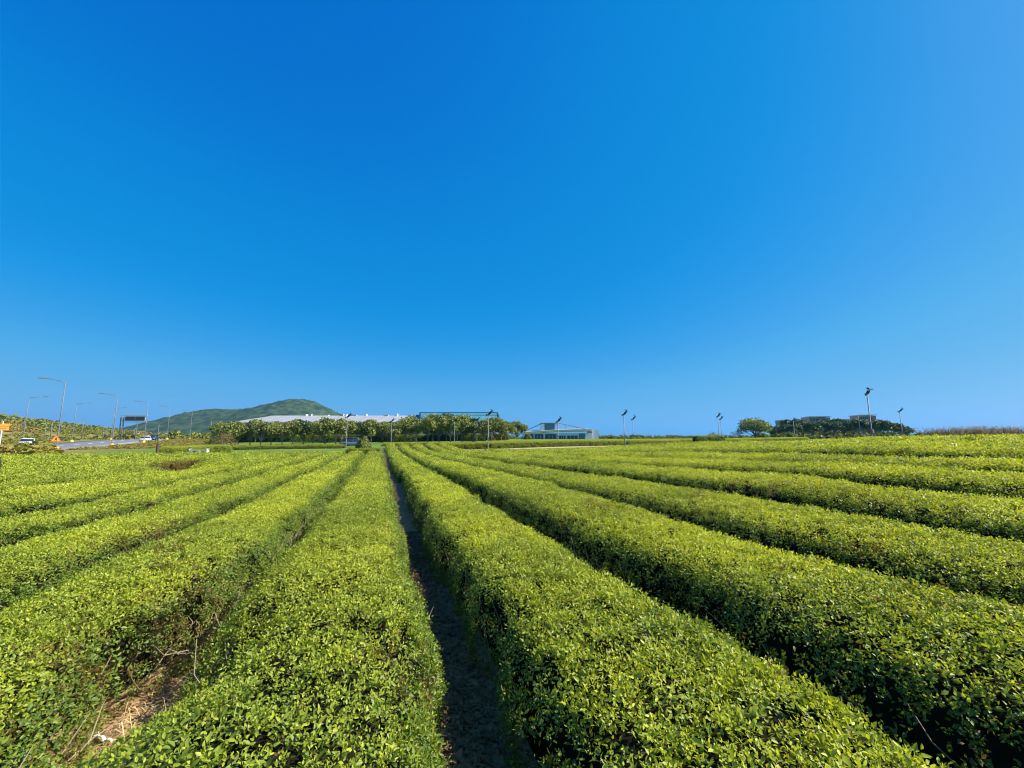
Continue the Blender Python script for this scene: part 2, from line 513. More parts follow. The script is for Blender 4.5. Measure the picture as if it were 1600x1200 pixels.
def scatter(name, col, pos, dirs, scl, tint, dead, r, parent=None, nproto=10, mat=None):
    n = len(pos)
    me = bpy.data.meshes.new(name)
    me.vertices.add(n); me.vertices.foreach_set('co', np.asarray(pos, np.float32).ravel())
    rot = euler_from_dir(dirs, r.uniform(0, 6.283, n))
    scl = np.asarray(scl, np.float32)
    if scl.ndim == 1: scl = np.repeat(scl[:, None], 3, 1)
    for nm, ty, val in (('rot', 'FLOAT_VECTOR', rot), ('scl', 'FLOAT_VECTOR', scl)):
        a = me.attributes.new(nm, ty, 'POINT'); a.data.foreach_set('vector', np.asarray(val, np.float32).ravel())
    for nm, val in (('tint', tint), ('dead', dead)):
        a = me.attributes.new(nm, 'FLOAT', 'POINT'); a.data.foreach_set('value', np.asarray(val, np.float32))
    a = me.attributes.new('idx', 'INT', 'POINT'); a.data.foreach_set('value', r.integers(0, nproto, n).astype(np.int32))
    me.update()
    o = link(name, me, parent)
    md = o.modifiers.new('leaves', 'NODES'); md.node_group = scatter_group(col)
    return stuff(o)

# ------------------------------------------------------------------ ground sheet
def field_end(x):
    return np.interp(x, [-90, -60, -46, -20, -11.2], [30, 32, 35, 41.5, 43])

def field_end_right(x):
    return np.interp(x, [-30, -9, -5, 6, 15, 29, 60, 120], [56.5, 56.5, 46, 47, 53, 62, 72, 74])

def sinh_axis(lo, hi, a, n):
    t = np.linspace(math.asinh(lo / a), math.asinh(hi / a), n); return a * np.sinh(t)
gx = sinh_axis(-3500, 3500, 7, 300); gy = sinh_axis(-40, 6000, 7, 240)
GX, GY = np.meshgrid(gx, gy)
GZ = height(GX, GY)
nx, ny = len(gx), len(gy)
idx = np.arange(nx * ny).reshape(ny, nx)
quads = np.stack([idx[:-1, :-1], idx[:-1, 1:], idx[1:, 1:], idx[1:, :-1]], -1).reshape(-1, 4)
q_, r_ = to_qr(GX, GY)
soil = smooth01((np.where(q_ > .3, field_end_right(GX), field_end(GX)) + .6 - GY) / 1.2) * smooth01((q_ + 42) / 4)
lawn = smooth01((GX + 62 + .25 * (GY - 60)) / 12) * smooth01((420 - GY) / 200)
me = np_mesh('ground', np.stack([GX, GY, GZ], -1).reshape(-1, 3), quads, M['ground'], {'soil': soil.ravel(), 'lawn': lawn.ravel()}, True)
structure(link('ground', me))

# ------------------------------------------------------------------ tea hedge rows
PITCHQ = 1.70
def furrow_q(n, r):
    s = .05 * np.sin(r * .45 + n * 1.3) + .05 * np.sin(r * .17 + .6 * n)
    far = -.012 * np.clip(r - 14, 0, 60) ** 1.2 * (0.35 if n < 3 else .2)
    if n == -1: s = s - .06 - .16 * np.exp(-((r - 3.7) / 1.4) ** 2)
    if n == 0: s = s + .04
    return .50 + PITCHQ * n + s + far

GAP = {0: .45, -1: .20, 1: .34, -2: .32}
MISSING = {-7: (27.8, 3.2), -6: (23.3, 2.1)}
def row_profile(k, r):
    """centre, half width and top height of hedge row k at distance r along the row"""
    qa, qb = furrow_q(k, r), furrow_q(k + 1, r)
    ga = GAP.get(k, .38 if k < 0 else .32) / 2 + .16 * (vnoise(np.stack([r * 1.3, r * 0 + k * 7.3], -1), 3) - .5) + .08 * (vnoise(np.stack([r * 4.1, r * 0 + k * 2.3], -1), 43) - .5)
    gb = GAP.get(k + 1, .38 if k < 0 else .32) / 2 + .16 * (vnoise(np.stack([r * 1.3, r * 0 + k * 3.1 + 50], -1), 5) - .5) + .08 * (vnoise(np.stack([r * 4.1, r * 0 + k * 5.7], -1), 47) - .5)
    if k == -1:      # left furrow opens to bare soil close to the camera
        ga = ga + .03 * np.exp(-((r - 3.5) / .7) ** 2)
    if k == -2:
        gb = gb + .20 * np.exp(-((r - 3.6) / .6) ** 2)
    qa = qa + ga; qb = qb - gb
    hh = .68 + .07 * (vnoise(np.stack([r * .55, r * 0 + k * 1.7], -1), 9) - .5) + .03 * math.sin(k * 2.3)
    if k in MISSING:      # bushes missing on this stretch, bare soil instead
        hh = hh * (1 - .97 * np.exp(-((r - MISSING[k][0]) / MISSING[k][1]) ** 6))
    return (qa + qb) / 2, (qb - qa) / 2, hh

_th = np.linspace(0, math.pi, 241)
NE = 2.0 / 4.6
_pw = np.sign(np.cos(_th)) * np.abs(np.cos(_th)) ** NE
_pz = np.abs(np.sin(_th)) ** NE
_arc = np.concatenate([[0], np.cumsum(np.hypot(np.diff(_pw) * .72, np.diff(_pz) * .70))])

def hedge_points(centre_fn, h_fn, r0, r1, step, dens_fn, rr, see_side, dead_fn=None, tint_fn=None, cam_cull=True):
    """leaf shoots over a hedge: returns positions, directions, scale, tint, dead"""
    rs = np.arange(r0, r1, step) + step / 2
    c, w, hh = centre_fn(rs)
    X, Y = h_fn(c, rs)
    d = np.hypot(X, Y)
    keep = np.ones(len(rs), bool)
    if cam_cull:
        az = np.arctan2(X, Y)
        keep = (np.abs(az) < math.radians(74)) & (Y > -1.0) | (d < 6.5)
        keep &= Y > -3.2
    rs, d = rs[keep], d[keep]
    s = dens_fn(d)
    cnt = (_arc[-1] * step * 540 / s ** 2).astype(int) + (rr.random(len(s)) < .5)
    rp = np.repeat(rs, cnt) + rr.uniform(-step / 2, step / 2, cnt.sum()); sc = np.repeat(s, cnt)
    u = rr.uniform(0, _arc[-1], len(rp))
    th = np.interp(u, _arc, _th)
    side = np.abs(np.cos(th)) ** .6 * (np.abs(np.sin(th)) < .62)
    hid = np.where(np.sign(np.cos(th)) == see_side, np.where(sc < 1.05, 1.7 if see_side > 0 else .85, .9), .45)
    ok = rr.random(len(rp)) < np.where(side > .5, .5 * hid, 1.)
    rp, sc, th = rp[ok], sc[ok], th[ok]
    c, w, hh = centre_fn(rp)
    pw, pz = np.interp(th, _th, _pw), np.interp(th, _th, _pz)
    bump = .03 * (vnoise(np.stack([rp * 4, pw * 3 + 7], -1), 17) - .5) + .035 * (vnoise(np.stack([rp * 1.3, pw * 1.2 + 7], -1), 19) - .5) + .03 * (vnoise(np.stack([rp * 11, pw * 8 + 3], -1), 23) - .5)
    depth = -np.abs(rr.normal(0, .022, len(rp))) * sc ** .5 + bump - .034 * (sc - 1)
    W = (w + depth); Hh = hh + depth
    Q = c + pw * W; Z = np.maximum(pz * Hh, .04)
    nq = np.sign(pw) * np.abs(pw) ** 2.4 / .72; nz = pz ** 2.4 / .86
    return rp, Q, Z, nq, nz, pw, pz, sc

ROWS = list(range(-23, 31))
def ordinal(n):
    return {1: 'first', 2: 'second', 3: 'third', 4: 'fourth', 5: 'fifth', 6: 'sixth', 7: 'seventh', 8: 'eighth', 9: 'ninth', 10: 'tenth', 11: 'eleventh', 12: 'twelfth', 13: 'thirteenth', 14: 'fourteenth', 15: 'fifteenth', 16: 'sixteenth', 17: 'seventeenth', 18: 'eighteenth', 19: 'nineteenth', 20: 'twentieth', 21: 'twenty-first', 22: 'twenty-second', 23: 'twenty-third', 24: 'twenty-fourth', 25: 'twenty-fifth', 26: 'twenty-sixth', 27: 'twenty-seventh', 28: 'twenty-eighth', 29: 'twenty-ninth', 30: 'thirtieth', 31: 'thirty-first'}.get(n, str(n))

def row_label(k):
    if k == 0: return 'clipped tea hedge row running along the right edge of the dark central furrow'
    if k == -1: return 'broad clipped tea hedge row along the left edge of the dark central furrow'
    if k > 0: return 'clipped tea hedge row, %s one right of the dark central furrow' % ordinal(k + 1)
    return 'clipped tea hedge row, %s one left of the dark central furrow' % ordinal(-k)

def lod(d):
    return np.clip((d / 7.0), 1, None) ** .82

def build_row(k):
    rr = np.random.default_rng(500 + k)
    # extent along the row
    rt = np.arange(-3, 110, .5)
    X, Y = to_xy(furrow_q(k, rt) + PITCHQ / 2, rt)
    ok = (Y < (field_end_right(X) if k >= 0 else field_end(X))) & (Y > -3) & (np.abs(X) < 1.9 * np.maximum(Y, 0) + 6.5)
    if not ok.any(): return None
    r0, r1 = rt[ok].min(), rt[ok].max() + .5
    if k < 0:
        r1 = min(r1, 47)
    if r1 - r0 < 1.5: return None
    r1 -= rr.uniform(0, .5)
    root = thing('tea_hedge_row', row_label(k), 'tea hedge', (0, 0, 0), 0, 'tea hedge rows of the near field')
    cx, cy = to_xy(furrow_q(k, np.array([r0]))[0] + PITCHQ / 2, r0)
    base = np.array([float(cx), float(cy), hz(cx, cy)])
    root.location = base
    cf = lambda r: row_profile(k, r)
    see = -1 if k >= 0 else 1
    rp, Q, Z, nq, nz, pw, pz, sc = hedge_points(cf, to_xy, r0, r1, .5, lod, rr, see)
    x, y = to_xy(Q, rp)
    if k == -1:      # the shoulder beside the bare soil slopes low, shaped to let sun in
        Z = Z * (1 - .5 * np.exp(-((rp - 3.4) / .75) ** 2) * smooth01(-pw / .95))
    # round off the row ends
    e = np.minimum(np.clip((rp - r0 + .1) / .5, 0, 1), np.clip((r1 - rp + .1) / .5, 0, 1)) ** .4
    z = height(x, y) + Z * (.25 + .75 * e)
    dx, dy = to_xy(nq, 0 * nq)
    dirs = np.stack([dx, dy, nz + .35], 1)
    dirs = dirs / np.linalg.norm(dirs, axis=1)[:, None] + rr.normal(0, .32, (len(rp), 3))
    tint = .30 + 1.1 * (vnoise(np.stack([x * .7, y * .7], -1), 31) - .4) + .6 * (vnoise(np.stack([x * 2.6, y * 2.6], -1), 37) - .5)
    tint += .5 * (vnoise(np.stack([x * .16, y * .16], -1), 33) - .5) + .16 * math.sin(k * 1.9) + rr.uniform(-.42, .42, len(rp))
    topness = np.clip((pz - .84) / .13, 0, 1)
    tint = np.clip(tint, 0, 1.1) * topness + .22 * topness - .42 * (1 - topness) + rr.uniform(-.1, .25, len(rp)) * (1 - topness)  # flank leaves are mature green, darkened further to paint the furrow shade lines
    sick = np.clip((vnoise(np.stack([x * 1.5, y * 1.5], -1), 61) - .74) * 5, 0, 1) * np.clip((vnoise(np.stack([x * .3, y * .3], -1), 63) - .45) * 3, 0, 1)
    dead = (rr.random(len(rp)) < .015 + .28 * sick).astype(float) * rr.uniform(.5, .95, len(rp))
    if k == -2:
        near = np.exp(-((rp - 4.2) / 1.2) ** 2) * (pw > .45)
        dead = np.maximum(dead, (rr.random(len(rp)) < .16 * near) * .75)
    if k == -3:
        near = np.exp(-((rp - 7.6) / 1.2) ** 2) * (pw > .5)
        dead = np.maximum(dead, (rr.random(len(rp)) < .3 * near) * .75)
    if k == -8:
        near = np.exp(-((rp - 30.3) / 3.9) ** 4) * (pw > .35) * (pz < .97)
        dead = np.maximum(dead, (rr.random(len(rp)) < .7 * near) * .9)
    pos = np.stack([x, y, z], 1) - base
    keep = np.ones(len(rp), bool)
    if k in MISSING:
        keep = np.abs(rp - MISSING[k][0]) > MISSING[k][1] - .15 + rr.normal(0, .15, len(rp))
    if k in (-2,):           # bare, twiggy lower flank facing the open soil
        bare = np.exp(-((rp - 3.9) / 1.1) ** 2) * (pw > .8) * (pz < .62)
        keep = rr.random(len(rp)) > bare * .3
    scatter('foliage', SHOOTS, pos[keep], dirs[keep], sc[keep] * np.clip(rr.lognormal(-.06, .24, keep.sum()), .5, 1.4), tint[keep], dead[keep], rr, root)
    # near-black inner shell, painted as the shade inside the hedge
    step = .4 if r1 - r0 < 45 else .6
    rs = np.linspace(r0 + .12, r1 - .12, max(3, int((r1 - r0) / step)))
    c, w, hh = row_profile(k, rs)
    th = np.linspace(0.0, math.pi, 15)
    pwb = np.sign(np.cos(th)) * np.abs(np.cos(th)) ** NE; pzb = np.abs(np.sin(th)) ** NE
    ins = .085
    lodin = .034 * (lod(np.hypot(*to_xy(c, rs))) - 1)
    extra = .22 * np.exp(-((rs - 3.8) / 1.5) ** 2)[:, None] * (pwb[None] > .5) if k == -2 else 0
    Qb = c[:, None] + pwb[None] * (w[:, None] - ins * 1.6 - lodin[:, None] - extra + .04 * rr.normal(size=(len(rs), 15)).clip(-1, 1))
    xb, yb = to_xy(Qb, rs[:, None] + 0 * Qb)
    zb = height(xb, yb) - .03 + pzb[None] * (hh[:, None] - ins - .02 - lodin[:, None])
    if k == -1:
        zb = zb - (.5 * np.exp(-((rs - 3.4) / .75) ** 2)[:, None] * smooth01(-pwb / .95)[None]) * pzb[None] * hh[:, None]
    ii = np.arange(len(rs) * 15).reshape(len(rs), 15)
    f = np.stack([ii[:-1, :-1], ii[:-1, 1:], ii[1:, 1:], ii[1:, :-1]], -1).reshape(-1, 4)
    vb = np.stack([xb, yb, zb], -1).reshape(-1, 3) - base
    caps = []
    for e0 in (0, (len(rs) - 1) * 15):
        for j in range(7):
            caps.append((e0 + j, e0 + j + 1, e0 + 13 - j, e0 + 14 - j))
    link('shade_core', np_mesh('shade_core', vb, np.concatenate([f, np.array(caps)]), M['hedge_core'], None, True), root)
    # bare stems along the flank that faces the camera
    if -4 <= k <= 4:
        mb = MB()
        far = {-2: 9, -1: 9, 0: 10}.get(k, 8)
        n = int((min(r1, far + r0 + 3) - r0) * ({-2: 12, 0: 8, 1: 8}.get(k, 5)))
        for _ in range(n):
            ra = rr.uniform(max(r0, -.5), min(r1, far + 3))
            cc, ww, h0 = [float(v[0]) for v in row_profile(k, np.array([ra]))]
            sgn = see if rr.random() < .8 else -see
            qq = cc + sgn * ww * rr.uniform(.55, .9)
            pts = []
            q1 = cc + sgn * (ww - rr.uniform(-.05, .10)); ra1 = ra + rr.normal(0, .4); zt = rr.uniform(.25, .75)
            for t in (0, .35, .7, 1):
                qv = qq + (q1 - qq) * t ** .7 + rr.normal(0, .025); rv = ra + (ra1 - ra) * t + rr.normal(0, .045)
                xx, yy = to_xy(qv, rv)
                pts.append((xx - base[0], yy - base[1], hz(xx, yy) - base[2] + .02 + t * zt * h0 + rr.normal(0, .025) * (t > 0)))
            mb.tube(pts, [.006, .005, .004, .002], 4, False)
        if mb.v:
            stuff(mb.build('stems', M['stem'], root, True))
    return root

for k in ROWS:
    build_row(k)

# ------------------------------------------------------------------ cross hedges, path, road
def free_hedge(name, label, cat, pts, width, top, group=None, dens=1., scl=2.2, tint0=.45, dead=0., core=True):
    """a clipped hedge along a polyline of ground spots"""
    rr = np.random.default_rng(abs(hash(label)) % 1 + len(label) * 31 + int(abs(pts[0][0]) * 10))
    P = np.array(pts, float)
    seg = np.hypot(*np.diff(P, axis=0).T); S = np.concatenate([[0], np.cumsum(seg)])
    L = S[-1]
    root = thing(name, label, cat, (P[0][0], P[0][1], hz(*P[0])), 0, group)
    base = np.array(root.location)
    n = int(L * (width + 2 * top) * 560 / scl ** 2 * dens)
    s = rr.uniform(0, L, n); u = rr.uniform(0, _arc[-1], n); th = np.interp(u, _arc, _th)
    pw, pz = np.interp(th, _th, _pw), np.interp(th, _th, _pz)
    def frame(s):
        i = np.clip(np.searchsorted(S, s, 'right') - 1, 0, len(seg) - 1)
        t = (s - S[i]) / seg[i]
        c = P[i] + (P[i + 1] - P[i]) * t[:, None]
        d = (P[i + 1] - P[i]) / seg[i][:, None]
        return c, np.stack([d[:, 1], -d[:, 0]], 1)
    c, nrm = frame(s)
    bump = .08 * (vnoise(np.stack([s * 2, pw * 2 + 9], -1), 5) - .5) - np.abs(rr.normal(0, .03, n)) - .04 * (scl - 1)
    xy = c + nrm * (pw * (width / 2 + bump))[:, None]
    hv = top * (1 + .06 * (vnoise(np.stack([s * .6, s * 0], -1), 8) - .5))
    e = np.clip(np.minimum(s, L - s) / .4 + .2, 0, 1) ** .4
    z = height(xy[:, 0], xy[:, 1]) + np.maximum(pz * (hv + bump) * e, .05)
    dirs = np.stack([nrm[:, 0] * pw, nrm[:, 1] * pw, pz ** 2 + .3], 1) + rr.normal(0, .3, (n, 3))
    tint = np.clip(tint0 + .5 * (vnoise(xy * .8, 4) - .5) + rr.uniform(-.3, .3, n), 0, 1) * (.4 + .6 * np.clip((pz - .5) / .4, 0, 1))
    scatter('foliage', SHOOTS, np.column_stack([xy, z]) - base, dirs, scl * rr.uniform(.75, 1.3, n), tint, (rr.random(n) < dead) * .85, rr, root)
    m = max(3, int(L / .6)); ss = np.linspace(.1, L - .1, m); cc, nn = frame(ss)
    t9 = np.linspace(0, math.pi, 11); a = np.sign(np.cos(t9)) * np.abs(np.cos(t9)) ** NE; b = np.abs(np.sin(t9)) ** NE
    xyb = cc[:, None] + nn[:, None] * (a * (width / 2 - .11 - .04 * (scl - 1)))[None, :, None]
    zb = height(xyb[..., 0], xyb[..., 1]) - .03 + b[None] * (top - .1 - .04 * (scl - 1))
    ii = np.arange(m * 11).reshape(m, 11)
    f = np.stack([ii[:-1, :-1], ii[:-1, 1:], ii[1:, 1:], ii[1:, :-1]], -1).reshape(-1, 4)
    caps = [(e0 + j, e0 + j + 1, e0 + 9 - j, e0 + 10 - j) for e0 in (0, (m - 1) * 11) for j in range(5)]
    link('shade_core', np_mesh('shade_core', np.concatenate([xyb, zb[..., None]], -1).reshape(-1, 3) - base, np.concatenate([f, np.array(caps)]), M['hedge_core'], None, True), root)
    return root

def strip(name, centre, width, lift, mat, step=2.0):
    P = np.array(centre, float); seg = np.hypot(*np.diff(P, axis=0).T); S = np.concatenate([[0], np.cumsum(seg)])
    n = max(3, int(S[-1] / step)); s = np.linspace(0, S[-1], n)
    c = np.stack([np.interp(s, S, P[:, 0]), np.interp(s, S, P[:, 1])], 1)
    d = np.gradient(c, axis=0); d /= np.linalg.norm(d, axis=1)[:, None]; nr = np.stack([-d[:, 1], d[:, 0]], 1)
    k = np.linspace(-.5, .5, 5)
    xy = c[:, None] + nr[:, None] * (k * width)[None, :, None]
    # level across its width
    zc = height(c[:, 0], c[:, 1])
    z = np.repeat(zc[:, None], 5, 1) + lift
    top = np.concatenate([xy, z[..., None]], -1)
    bl = top[:, :1] + [0, 0, -.5]; br = top[:, -1:] + [0, 0, -.5]
    v = np.concatenate([bl, top, br], 1); w = v.shape[1]
    ii = np.arange(n * w).reshape(n, w)
    f = np.stack([ii[:-1, :-1], ii[1:, :-1], ii[1:, 1:], ii[:-1, 1:]], -1).reshape(-1, 4)
    return link(name, np_mesh(name, v.reshape(-1, 3), f, mat))

M['path_soil'] = simple('path_soil', (.38, .27, .16), .95, 0, .3, .9, .2, 20)
PATH = [(-7, 52.5), (-3, 53.4), (6.3, 57.6), (15.5, 61.5), (29, 69.5), (60, 76), (110, 78)]
structure(strip('farm_path', PATH, 1.9, .05, M['path_soil']))

LD = np.array([-.517, .856]); LN = np.array([-.856, -.517])         # along the road, and away to its far side
P0 = np.array([-66., 60.])
def roadpt(t, off):
    bend = .0016 * max(0, t - 60) ** 2                               # the road swings to the right far off
    p = P0 + LD * t + LN * (off - bend); return p
RW = 13.0
structure(strip('road', [roadpt(t, 1.2 + RW / 2) for t in range(-40, 161, 8)], RW, .16, M['asphalt'], 4))
for off, nm in ((1.7, 'edge_line'), (.7 + RW, 'edge_line')):
    structure(strip('road_edge_line', [roadpt(t, off) for t in range(-40, 161, 8)], .18, .175, M['white_paint'], 4))
road_root = None
for t in range(-30, 150, 8):
    o = strip('road_lane_dash', [roadpt(t, 1.2 + RW / 2), roadpt(t + 3, 1.2 + RW / 2)], .16, .175, M['white_paint'], 1.5)
    structure(o)
structure(strip('road_kerb', [roadpt(t, .9) for t in range(-40, 161, 8)], .25, .24, M['asphalt'], 4))

free_hedge('clipped_hedge', 'dark fronted clipped hedge behind the white bench left of the lawn trees', 'hedge', [at(252, 47), at(300, 48.5), at(362, 51)], 2.6, .95, scl=2.4, tint0=.6)
free_hedge('clipped_hedge', 'long thin clipped hedge at the foot of the tree lawn', 'hedge', [at(362, 56), at(450, 57), at(538, 57)], 1.4, .55, scl=2.4, tint0=.3, dead=.12)
free_hedge('clipped_hedge', 'short brownish hedge closing the ends of the left tea rows', 'hedge', [at(541, 46.5), at(596, 47)], 1.2, .72, scl=2.2, tint0=.2, dead=.2)
free_hedge('clipped_hedge', 'low yellowish hedge strip below the lawn beside the middle poles', 'hedge', [at(598, 62), at(700, 62.5), at(742, 62)], 1.6, .55, scl=2.4, tint0=.55, dead=.15)
free_hedge('clipped_hedge', 'tea hedge edging the far side of the bare farm path', 'hedge', [(-8.5, 54), (-3, 55), (6, 59.6), (15.5, 64), (26, 69.5)], 1.3, .85, scl=2.6, tint0=.5)
for k in range(1, 7):
    o = 2.0 * k
    free_hedge('tea_hedge_row', 'tea hedge row beyond the farm path, %s back from the path edge' % ordinal(k + 1), 'tea hedge',
               [(-6 + k, 55 + o), (6 + o * .2, 59.6 + o), (15.5 + o * .2, 64 + o), (29 + o * .3, 71.5 + o)] + ([(60, 78 + o)] if k > 2 else []), 1.5, .82, 'tea hedge rows beyond the farm path', scl=3.0, tint0=.65)
free_hedge('clipped_hedge', 'dark tall hedge screening the walls behind the lawn trees', 'hedge', [at(345, 106), at(500, 109), at(650, 109), at(795, 108)], 2.2, 1.9, scl=4.2, tint0=-.4)  # added dark leaves stand in for the shadow seen between the trunks
free_hedge('box_hedge', 'dark block-shaped hedge standing alone on the far field', 'hedge', [at(1085, 70), at(1130, 71)], 1.6, 1.5, scl=3.0, tint0=-.6)

# ------------------------------------------------------------------ trees
def limb_tree(seed, H, R, trunk_h, crown_mat, bark, n_leaf=1500, flat=1., leaf=(.14, .30), tr=.11, lobes=11):
    r = np.random.default_rng(seed)
    mb = MB()
    lean = r.normal(0, .06, 2)
    top = Vector((lean[0] * trunk_h, lean[1] * trunk_h, trunk_h))
    mb.tube([(0, 0, -.15), (lean[0] * .4, lean[1] * .4, trunk_h * .5), top], [tr * 1.3, tr, tr * .85], 8)
    cz0 = trunk_h * .8; ch = H - cz0
    cen = []
    for k in range(lobes):
        a = k * 2.4 + r.uniform(-.4, .4); rad = R * math.sqrt((k + .4) / lobes) * .78
        zz = cz0 + ch * (.30 + .42 * (1 - (rad / R) ** 2) + r.uniform(-.14, .14)) * flat
        c = Vector((math.cos(a) * rad, math.sin(a) * rad, zz)); cen.append(c)
        mid = top.lerp(c, .5) + Vector((r.normal(0, .12), r.normal(0, .12), -.1 * R * .3))
        mb.tube([top - Vector((0, 0, .1)), mid, c], [tr * .55, tr * .35, tr * .12], 5, False)
        for j in range(2):
            e = c + Vector(r.normal(0, .3 * R * .5, 3)); mb.tube([mid, mid.lerp(e, .6), e], [tr * .25, tr * .15, tr * .05], 4, False)
    C, S, A, O = [], [], [], []
    per = n_leaf // lobes
    for c in cen:
        rl = R * r.uniform(.28, .46)
        d = r.normal(size=(per, 3)); d /= np.linalg.norm(d, axis=1)[:, None]
        rad = rl * r.uniform(.35, 1, per) ** .6
        p = np.array(c) + d * rad[:, None] * np.array([1, 1, .72])
        # ragged: sub-clumps
        p += r.normal(0, .05 * R, (per, 3))
        C.append(p); S.append(r.uniform(*leaf, per)); A.append(np.clip(r.normal(.45, .28, per) + .15 * r.normal(), 0, 1)); O.append(d * .8)
    C = np.concatenate(C); ok = (C[:, 2] > trunk_h * .55) & (C[:, 2] < H * 1.05)
    crown = leaf_cloud('crown', C[ok], np.concatenate(S)[ok], crown_mat, r, np.concatenate(A)[ok], .4, np.concatenate(O)[ok])
    return mb.mesh('trunk', bark, True), crown

TREE_KINDS = [limb_tree(40 + k, 5.4, 2.75, 1.15, M['tree_leaf'], M['bark'] if k % 2 else M['pale_bark'], 2300, lobes=14) for k in range(5)] + \
             [limb_tree(60 + k, 5.2, 2.7, 1.1, M['dark_leaf'], M['bark'], 2300, lobes=14) for k in range(2)]

def place_tree(kind, px, depth, H, label, group=None, name='tree', cat='tree', rz=None, wide=1.):
    x, y = at(px, depth)
    t = thing(name, label, cat, (x, y, hz(x, y)), random.uniform(0, 6.28) if rz is None else rz, group)
    s = H / 5.4
    t.scale = (s * wide, s * wide, s)
    link('trunk', kind[0], t); link('crown', kind[1], t)
    return t

front = [(352, 5.2), (373, 5.0), (391, 5.0), (408, 5.2), (424, 5.0), (441, 4.9), (457, 5.2), (474, 5.5), (490, 5.0), (508, 5.6), (525, 5.2), (546, 5.0), (563, 4.8), (580, 5.3), (597, 4.7), (615, 4.8), (633, 5.3), (650, 5.2), (668, 5.4), (686, 5.6), (704, 5.9), (722, 5.8), (739, 5.4), (757, 5.0), (774, 5.4), (790, 4.6)]
for i, (px, H) in enumerate(front):
    place_tree(TREE_KINDS[[0, 1, 5, 2, 3, 0, 4, 6, 1, 3][i % 10]], px, 84 + (i * 37 % 9), H,
               'leafy tree on the lawn, %s from the left in the front row' % ordinal(i + 1), 'lawn trees in front of the long building')
back = [(343, 5.4), (365, 5.6), (399, 5.8), (433, 5.6), (466, 6.2), (500, 6.2), (534, 6.2), (571, 5.6), (606, 5.6), (641, 6.2), (676, 7.0), (697, 7.4), (714, 7.2), (731, 6.6), (767, 6.0), (783, 5.6)]
for i, (px, H) in enumerate(back):
    place_tree(TREE_KINDS[[2, 5, 4, 1, 6, 0, 3][i % 7]], px, 101 + (i * 29 % 9), H,
               'taller tree showing behind the front lawn trees, %s from the left' % ordinal(i + 1), 'lawn trees close to the long building')
place_tree(TREE_KINDS[3], 808, 96, 4.9, 'single round-headed tree right of the lawn trees beside the glass building', name='round_tree')

def dome_bush(name, label, px, depth, w, h, mat, n=1400, seed=5, leaf=(.07, .15)):
    r = np.random.default_rng(seed)
    d = r.normal(size=(n, 3)); d[:, 2] = np.abs(d[:, 2]); d /= np.linalg.norm(d, axis=1)[:, None]
    lob = 1 + .10 * np.sin(d[:, 0] * 6 + seed) + .09 * np.sin(d[:, 1] * 7 + seed * 2) + .06 * np.sin(d[:, 2] * 9)
    c = d * (lob * r.uniform(.7, 1, n))[:, None] * np.array([w / 2, w / 2, h])
    x, y = at(px, depth)
    t = thing(name, label, 'bush', (x, y, hz(x, y)))
    link('foliage', leaf_cloud('foliage', c, r.uniform(*leaf, n), mat, r, None, .3, d), t)
    mb = MB()
    for k in range(7):
        a = k * .9; mb.tube([(0, 0, -.1), (math.cos(a) * w * .15, math.sin(a) * w * .15, h * .35), (math.cos(a) * w * .33, math.sin(a) * w * .33, h * .7)], [.05, .035, .015], 5, False)
    mb.build('branches', M['stem'], t, True)
    return t
dome_bush('dome_bush', 'rusty brown domed bush at the left end of the lawn trees', 351, 72, 3.7, 2.5, M['brown_leaf'], seed=3)
dome_bush('dome_bush', 'dark green bush beside the rusty domed bush and the road', 338, 74, 2.8, 2.3, M['dark_leaf'], seed=4)
dome_bush('dome_bush', 'small yellow-green pine-like bush by the parked grey car', 569, 57.5, 2.0, 1.35, M['tree_leaf'], seed=7)
dome_bush('dome_bush', 'round golden bush just right of the tall central fan pole', 768, 74, 1.5, 1.5, M['brown_leaf'], seed=8)
dome_bush('dome_bush', 'low green shrub at the foot of the white-walled pavilion', 824, 150, 2.8, 2.2, M['tree_leaf'], seed=9, leaf=(.15, .3))
dome_bush('dome_bush', 'larger of two dark round bushes right of the wooded knoll', 1437, 58, 1.35, 1.15, M['dark_leaf'], seed=12)
dome_bush('dome_bush', 'smaller of two dark round bushes right of the wooded knoll', 1449, 58, 1.1, .95, M['dark_leaf'], seed=13)
dome_bush('dome_bush', 'low dark mound of shrub below the leaning pale trunk', 1383, 64, 1.7, .75, M['dark_leaf'], seed=14)
dome_bush('dome_bush', 'light green shrub under the umbrella-shaped tree', 1193, 112, 3.4, 1.9, M['tree_leaf'], seed=15, leaf=(.12, .25))
dome_bush('dome_bush', 'yellow-green shrub beside the pole left of the wooded knoll', 1236, 110, 2.6, 2.0, M['tree_leaf'], seed=16, leaf=(.12, .25))

umb = limb_tree(90, 5.4, 4.2, 1.0, M['tree_leaf'], M['bark'], 3200, 1., (.16, .34), .2, 18)
place_tree(umb, 1181, 118, 6.2, 'umbrella-shaped spreading tree left of the wooded knoll', name='spreading_tree', wide=.98)

